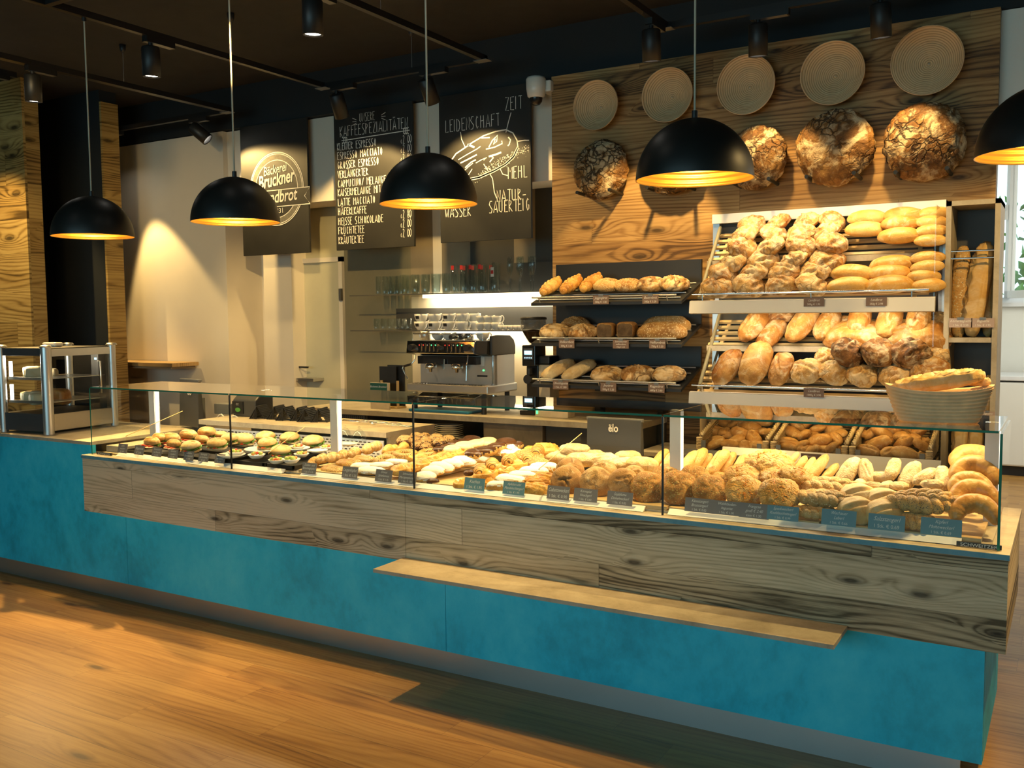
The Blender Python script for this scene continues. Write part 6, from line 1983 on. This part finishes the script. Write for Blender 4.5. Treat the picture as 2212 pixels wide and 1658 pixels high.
row('whitepillow', [(918, 1030, 46), (935, 1018, 50), (954, 1010, 52), (975, 1003, 50), (1002, 997, 52), (1030, 989, 52)], [3.60, 3.66, 3.71, 3.76, 3.82, 3.88], 'powdered_pastry', 'white powdered pastry', 'pastry', 'powdered pastries', (14, 0, 20), 14, sc=(1, 1, 1.1), where='in the slanted row of the glass case')
row('chocroll', [(958, 1034, 56), (986, 1022, 54), (1020, 1012, 54), (1040, 1007, 46), (1064, 1000, 54), (1087, 989, 52)], [3.61, 3.67, 3.73, 3.77, 3.81, 3.88], 'chocolate_croissant', 'chocolate striped croissant', 'pastry', 'striped croissants', (12, 0, -62), 8, where='in the slanted row of the glass case', k=1.12)
row('choctip', [(935, 1041, 26), (1013, 1022, 22), (1052, 1010, 22)], [3.585, 3.70, 3.76], 'chocolate_tip', 'chocolate dipped end of a pastry', 'pastry', None, (12, 0, 40), 10, where='beside the striped croissants')
row('puff', [(1079, 975, 30), (1103, 970, 30), (1114, 980, 28), (1094, 981, 26)], [3.98, 4.02, 3.97, 3.95], 'cream_puff', 'cream puff dusted with sugar', 'pastry', 'cream puffs', (10, 0, 0), 60, where='behind the striped croissants')
row('iced', [(1000, 1045, 46), (1050, 1028, 62), (1058, 1041, 50), (1078, 1016, 56), (1102, 1020, 50), (1117, 1004, 54), (1126, 1013, 44), (1097, 1010, 44)], [3.59, 3.67, 3.63, 3.74, 3.74, 3.81, 3.8, 3.78], 'iced_danish', 'golden danish with white icing', 'pastry', 'iced danishes', (12, 0, 0), 40, sc=(1, 1, 1.3), where='in the glass case')
row('nutcake', [(1140, 988, 66), (1157, 1001, 54)], [3.90, 3.85], 'nut_pastry', 'golden pastry with nut topping', 'pastry', None, (12, 0, 10), 10, where='left of the pale ciabatta rolls')
row('puffpastry', [(1155, 976, 46), (1178, 971, 50), (1188, 977, 40)], [4.0, 4.02, 4.0], 'cheese_pastry', 'golden puff pastry at the back', 'pastry', None, (14, 0, 20), 20, where='left of the pale ciabatta rolls')
row('strudel', [(1078, 1050, 50), (1103, 1040, 64), (1130, 1031, 60), (1152, 1022, 60), (1174, 1013, 58)], [3.59, 3.64, 3.69, 3.74, 3.80], 'powdered_strudel', 'white powdered strudel piece', 'pastry', 'sugared strudel pieces', (8, 0, 16), 8, where='in the slanted row of the glass case')
row('puffpastry', [(1160, 1058, 58), (1160, 1044, 54), (1178, 1034, 50), (1187, 1046, 42)], [3.60, 3.65, 3.70, 3.68], 'apple_strudel', 'golden flaky strudel piece', 'pastry', 'flaky strudel pieces', (8, 0, 12), 20, where='left of the round buns')

# ------------------------------------------------------------------ sandwiches, plates and fruit bowls on the left


def sandwich(px_, py_, Y, wpx, long_, label, rz):
    P = at(px_, py_, Y)
    s_ = wpx * mpp(P)
    t_ = thing('sandwich', label, 'sandwich', P, math.radians(rz), 'sandwiches in the glass case')
    t_.rotation_euler = (math.radians(10), 0, math.radians(rz))
    L_, W_ = (1, .42) if long_ else (.95, .85)
    k = .42
    for nm, mesh, sc_, z_ in (('bottom_bun', (PROTO['seedlong'] if long_ else PROTO['whiteroll'])[0], (1, 1 if long_ else 1.6, .55), -.14 if not long_ else -.11), ('top_bun', (PROTO['stick'] if long_ else PROTO['split'])[1], (1, 1.02 if long_ else .92, 1.0 if long_ else .8), .06 if long_ else .07)):
        o = bpy.data.objects.new(nm, mesh)
        COL.objects.link(o)
        o.parent = t_
        o.location = (0, 0, z_ * s_)
        o.scale = tuple(s_ * q for q in sc_)
    b = MB()
    n = 36
    vs = [(0, 0, 0)] + [((L_ / 2 * (1.06 + .05 * math.sin(i * 2.4))) * math.cos(2 * PI * i / n), (W_ / 2 * (1.12 + .08 * math.sin(i * 1.7))) * math.sin(2 * PI * i / n), .03 * math.sin(i * 2.1) - .02) for i in range(n)]
    b.add(vs, [(0, 1 + i, 1 + (i + 1) % n) for i in range(n)], 0, True)
    b.add([(x, y, z - .015) for x, y, z in vs], [(0, 1 + (i + 1) % n, 1 + i) for i in range(n)], 0, True)
    lt = b.build('lettuce', [BM['lettuce']], t_)
    lt.scale = (s_, s_, s_)
    b = MB()
    for x_ in ((-.3, -.05, .22) if long_ else (-.15, .15)):
        b.lathe([(0, -.02), (.14, -.02), (.145, 0), (.14, .02), (0, .02)], 18, 0, (x_, -W_ * .36, -.035))
    tm = b.build('tomato', [BM['tomato']], t_)
    tm.scale = (s_, s_, s_)
    b = MB()
    for x_ in ((-.2, .18) if long_ else (-.05,)):
        b.ell((x_, -W_ * .28, -.065), (.30, .26, .02), 18, 6)
    hm = b.build('ham', [BM['ham']], t_)
    hm.scale = (s_, s_, s_)


S1 = [(329, 957, 56), (345, 948, 52), (371, 950, 62), (376, 961, 50), (408, 943, 62), (437, 952, 48), (448, 937, 62), (478, 942, 46)]
Y1 = [3.66, 3.72, 3.74, 3.66, 3.84, 3.76, 3.92, 3.92]
for i, (p, y_) in enumerate(zip(S1, Y1)):
    sandwich(p[0], p[1], y_, p[2], True, 'long seeded sandwich with salad, %s from the left in the glass case' % ORD[i], -12)
S2 = [(413, 966, 48), (469, 960, 46), (497, 949, 44), (525, 951, 50), (574, 946, 48), (578, 959, 46), (626, 948, 48), (677, 956, 52), (608, 976, 48)]
Y2 = [3.63, 3.66, 3.78, 3.84, 3.98, 3.86, 4.02, 4.02, 3.80]
for i, (p, y_) in enumerate(zip(S2, Y2)):
    sandwich(p[0], p[1], y_, p[2], False, 'round pale bun sandwich, %s from the left in the glass case' % ORD[i], rnd.uniform(-20, 20))
# trays
for i, (x0_, x1_, y0_, y1_, lab) in enumerate(((-4.86, -4.02, 3.60, 3.82, 'black tray under the long sandwiches'), (-4.00, -3.72, 3.62, 4.05, 'black tray with a white platter of fruit bowls'), (-3.70, -3.50, 3.62, 4.05, 'black tray left of the sugared croissants'), (-4.86, -4.02, 3.83, 4.08, 'black tray under the rear sandwiches'))):
    b = MB().box((x0_, y0_, .897), (x1_, y1_, .905)).box((x0_, y0_, .905), (x1_, y0_ + .008, .922)).box((x0_, y1_ - .008, .905), (x1_, y1_, .922)).box((x0_, y0_, .905), (x0_ + .008, y1_, .922)).box((x1_ - .008, y0_, .905), (x1_, y1_, .922))
    tag(b.build('serving_tray', 'black', None), lab, 'tray', 'black serving trays')
# wooden boards under the bread
for i, (a_, c_) in enumerate(((-3.44, -2.66), (-2.645, -2.0), (-1.985, -1.41), (-1.40, -.80), (-.79, -.25))):
    tag(MB().box((a_, 3.595, .897), (c_, 4.09, .912)).build('display_board', 'slat_wood', None), '%s display board from the left under the pastries and rolls' % ORD[i], 'board', 'display boards')


def fruit_bowl(px_, py_, Y, wpx, label, fill=True, name='fruit_bowl'):
    P = at(px_, py_, Y)
    s_ = wpx * mpp(P) / 2
    t_ = thing(name, label, 'bowl' if fill else 'plate', P, 0, 'white bowls in the glass case')
    MB().lathe([(0, -.35 * s_), (.5 * s_, -.35 * s_), (.62 * s_, -.3 * s_), (s_, .12 * s_), (.95 * s_, .14 * s_), (.55 * s_, -.2 * s_), (0, -.24 * s_)] if fill else [(0, -.12 * s_), (.6 * s_, -.12 * s_), (s_, .1 * s_), (.97 * s_, .14 * s_), (.6 * s_, -.04 * s_), (0, -.05 * s_)], 28).build('bowl' if fill else 'rim_plate', 'white', t_)
    if fill:
        for mt, nn in (('grape', 9), ('melon', 4), ('tomato', 2)):
            b = MB()
            for k in range(nn):
                a, q = rnd.uniform(0, 6.28), rnd.random() ** .5 * .6
                b.ell((q * s_ * math.cos(a), q * s_ * math.sin(a), (.12 + .22 * (1 - q) * rnd.random()) * s_), (.2 * s_, .2 * s_, .18 * s_), 10, 7)
            b.build({'grape': 'grapes', 'melon': 'melon_pieces', 'tomato': 'berries'}[mt], [BM[mt]], t_)


for i, (p, y_) in enumerate(zip([(508, 977, 36), (554, 983, 38), (598, 994, 38), (629, 993, 40), (643, 965, 34), (651, 981, 34), (706, 966, 32)], [3.66, 3.66, 3.62, 3.62, 3.88, 3.76, 3.95])):
    fruit_bowl(p[0], p[1], y_, p[2], 'white bowl of grapes and fruit, %s from the left in the glass case' % ORD[i])
for i, (p, y_) in enumerate(zip([(570, 973, 84), (686, 974, 44), (752, 959, 44), (500, 984, 60), (640, 970, 60)], [3.80, 3.86, 4.02, 3.63, 3.88])):
    fruit_bowl(p[0], p[1], y_, p[2], ['large white platter under the fruit bowls', 'small white plate left of the white post', 'white dish right of the white post under the domes', 'white platter behind the last dark price card', 'white platter between the bun sandwiches and croissants'][i], False, 'plate')
for i, (px_, py_, y_) in enumerate(((745, 940, 4.06), (776, 943, 4.06))):
    P = at(px_, py_, y_)
    t_ = thing('glass_dome', ['left', 'right'][i] + ' small clear glass dome at the back of the display', 'glass dome', P, 0, 'small glass domes')
    MB().lathe([(.042 * math.cos(a), -.03 + .075 * math.sin(a)) for a in [k * PI / 2 / 12 for k in range(13)]], 24).build('dome', 'glass_cup', t_)
    MB().ell((0, 0, .052), (.009, .009, .009), 12, 8).build('dome_knob', 'glass_cup', t_)

# cakes in the cake cabinet
for i, (px_, py_, Y_, w_, kd, rz) in enumerate(((72, 804, 3.80, 38, 'palecake', 60), (68, 858, 3.80, 40, 'palecake', 60), (86, 862, 3.78, 40, 'palecake', 70), (122, 858, 3.92, 54, 'tincake', 20), (108, 806, 3.95, 30, 'palecake', 30))):
    put(kd, px_, py_, Y_, w_, 'loaf_cake', ['pale loaf cake on the upper shelf of the cake cabinet', 'pinkish loaf cake at the left of the lower cabinet shelf', 'loaf cake behind the corner post on the lower cabinet shelf', 'orange-brown loaf cake at the right of the lower cabinet shelf', 'second pale cake behind the corner post on the upper cabinet shelf'][i], 'cake', 'cakes in the cake cabinet', (0, 0, rz), (1, 1, 1))

# ------------------------------------------------------------------ price cards


def card(px_, py_, Y, wpx, hpx, lines, mat, label, tilt=-14, rz=0, clip=False, group='price cards'):
    P = at(px_, py_, Y)
    k = mpp(P)
    w_, h_ = wpx * k * 1.13, hpx * k
    o = MB().box((-w_ / 2, -.001, -h_ / 2), (w_ / 2, .001, h_ / 2)).build('price_card', mat, None, P, (math.radians(tilt), 0, math.radians(rz)))
    tag(o, label, 'price card', group)
    n = len(lines)
    for i, s_ in enumerate(lines):
        last = i == n - 1
        fs = h_ / (n + .55) * (.80 if last else 1.0)
        tx = text('lettering', s_, fs, o, (0, -.0016, h_ / 2 - (i + .98) * h_ / (n + .3)), shear=.0 if last else .35, sx=.86 if not last else .95)
        wd = max(v.co.x for v in tx.data.vertices) - min(v.co.x for v in tx.data.vertices) if tx.data.vertices else 1
        if wd * tx.scale[0] > w_ * .92:
            tx.scale[0] = w_ * .92 / wd
    if clip:
        MB().box((-w_ * .14, -.004, h_ * .34), (w_ * .14, -.0012, h_ * .60)).build('clip', 'grey_plastic', o)
    return o


left = [(265, 968, ['Lachs', 'weckerl', '€ 3.90']), (301, 972, ['Baguette', '', '€ 2.90']), (339, 976, ['Prosciutto', 'mit Rucola', '€ 3.50']), (374, 980, ['Schinken', 'weckerl', '€ 2.90']), (408, 984, ['Gefülltes', 'Kornweckerl', '€ 2.90']), (440, 987, ['Kornspitz', 'mit Schinken', '€ 2.60']), (475, 990, ['Kornspitz', 'mit Salami', '€ 2.60'])]
for i, (x_, y_, tx) in enumerate(left):
    card(x_, y_, 3.575, 27, 20, [q for q in tx if q], 'tag', 'small grey price card, %s of the seven before the sandwiches' % ORD[i])
mid = [(668, 1011, 36, 24, ['Zucker- und', 'Brandteigkipferl', '1 Stk. € 1.35'], 'tag', 'grey card before the sugared croissants'), (756, 1020, 38, 25, ['Laugenkipferl', '1 Stk. € 1.25'], 'tag', 'grey card beside the flat striped pastries'),
       (829, 1027, 40, 26, ['Donut', 'Schokonuss', '1 Stk. € 1.35'], 'tag', 'grey card reading Donut below the striped doughnuts'), (880, 1031, 42, 26, ['Schnecken', 'Marzipanplunder', '1 Stk. € 1.50'], 'tag', 'grey card behind the second glass joint'),
       (1025, 1045, 46, 26, ['Kuchen', '1 Stk. € 1.95'], 'tag_blue', 'blue-grey card reading Kuchen'), (1110, 1054, 48, 28, ['Apfelstrudel', 'Mandelschlangerl', '1 Stk. € 1.95'], 'tag_blue', 'blue-grey card reading Apfelstrudel'),
       (1206, 1064, 48, 29, ['Ciabattaweckerl', '1 Stk. € 0.90'], 'tag', 'grey card reading Ciabattaweckerl'), (1265, 1069, 50, 28, ['Kornspitz', 'Vinschgerl', '1 Stk. € 0.82'], 'tag', 'grey card reading Kornspitz Vinschgerl'), (1339, 1076, 53, 29, ['Sojablume', 'Dinkelweckerl', '1 Stk. € 0.82'], 'tag', 'grey card reading Dinkelweckerl before the third round bun'),
       (1511, 1091, 58, 30, ['Käsestangerl', 'Brotstangerl', '1 Stk. € 0.82'], 'tag', 'grey card reading Käsestangerl, first of three joined cards'), (1570, 1097, 58, 30, ['Waldstauden-', 'baguette', '1 Stk. € 1.00'], 'tag', 'grey card reading Waldstaudenbaguette, middle of three joined cards'), (1629, 1103, 58, 32, ['Frangese', 'groß € 2.40', 'klein € 1.30'], 'tag', 'grey card reading Frangese, last of three joined cards'),
       (1691, 1108, 60, 31, ['Speckweckerl', 'Knoblauchstangerl', '1 Stk. € 0.99'], 'tag_blue', 'slate blue card reading Speckweckerl'), (1812, 1118, 64, 34, ['Wachauer', 'Laberl', '1 Stk. € 0.66'], 'tag_blue', 'slate blue card reading Wachauer Laberl'), (1915, 1128, 66, 34, ['Salzstangerl', '1 Stk. € 0.69'], 'tag_blue', 'slate blue card reading Salzstangerl'), (2033, 1138, 72, 37, ['Kipferl', 'Mohnweckerl', '1 Stk. € 0.69'], 'tag_blue', 'slate blue card reading Kipferl Mohnweckerl')]
for x_, y_, w_, h_, tx, mt, lab in mid:
    card(x_, y_, 3.572, w_, h_, tx, mt, lab + ' on the price rail')
for x_, y_, lab, tx in ((1298, 647, 'left card on the top tray', ['Joggingbrot', '500g € 3.20']), (1405, 646, 'right card on the top tray', ['Bauernbrot', '500g € 3.20']), (1224, 742, 'left card on the middle tray', ['Vollkornbrot', '500g € 3.20']), (1341, 743, 'middle card on the middle tray', ['Sonnenblumen', 'vollkornbrot', '750g € 5.20']), (1420, 743, 'right card on the middle tray', ['Vollkornbrot', '750g € 5.20']), (1211, 831, 'left card on the bottom tray', ['Olivenbaguette', '1 Stk. € 2.80']), (1314, 836, 'middle card on the bottom tray', ['Jourbrot', '500g € 3.20']), (1418, 838, 'right card on the bottom tray', ['Roggenbrot', '600g € 3.80'])):
    card(x_, y_, 5.222, 33, 19, tx, 'tag_brown', 'brown price card, ' + lab + ' of the black rack', 0, 0, True)
for x_, y_, lab, tx in ((1758, 652, 'left card on the upper rack ledge', ['Landbrot', '500g € 1.95']), (1893, 651, 'right card on the upper rack ledge', ['Landbrot', '250g € 2.98']), (1758, 848, 'single card on the lower rack ledge', ['Landbrot', '1000g € 3.90'])):
    card(x_, y_, 5.10, 38, 19, tx, 'tag_brown', 'brown price card, ' + lab + ' of the large bread rack', 0)
card(1752, 989, 4.91, 38, 19, ['Semmel', '1 Stk. € 0.36'], 'tag_brown', 'brown price card on the ledge below the wicker baskets', 0)
for x_, y_, lab, tx in ((2075, 697, 'left', ['Körnerbaguette', '1 Stk. € 2.50']), (2123, 697, 'right', ['Baguette', '1 Stk. € 1.95'])):
    card(x_, y_, 5.34, 40, 20, tx, 'tag_pink', 'pale pinkish price card, %s of two in the baguette cabinet' % lab, 0, 0, True)
card(2133, 896, 5.34, 26, 16, ['Baguette', '€ 1.95'], 'tag_pink', 'pale pinkish price card low in the baguette cabinet', 0, 0, True)

bpy.context.view_layer.update()
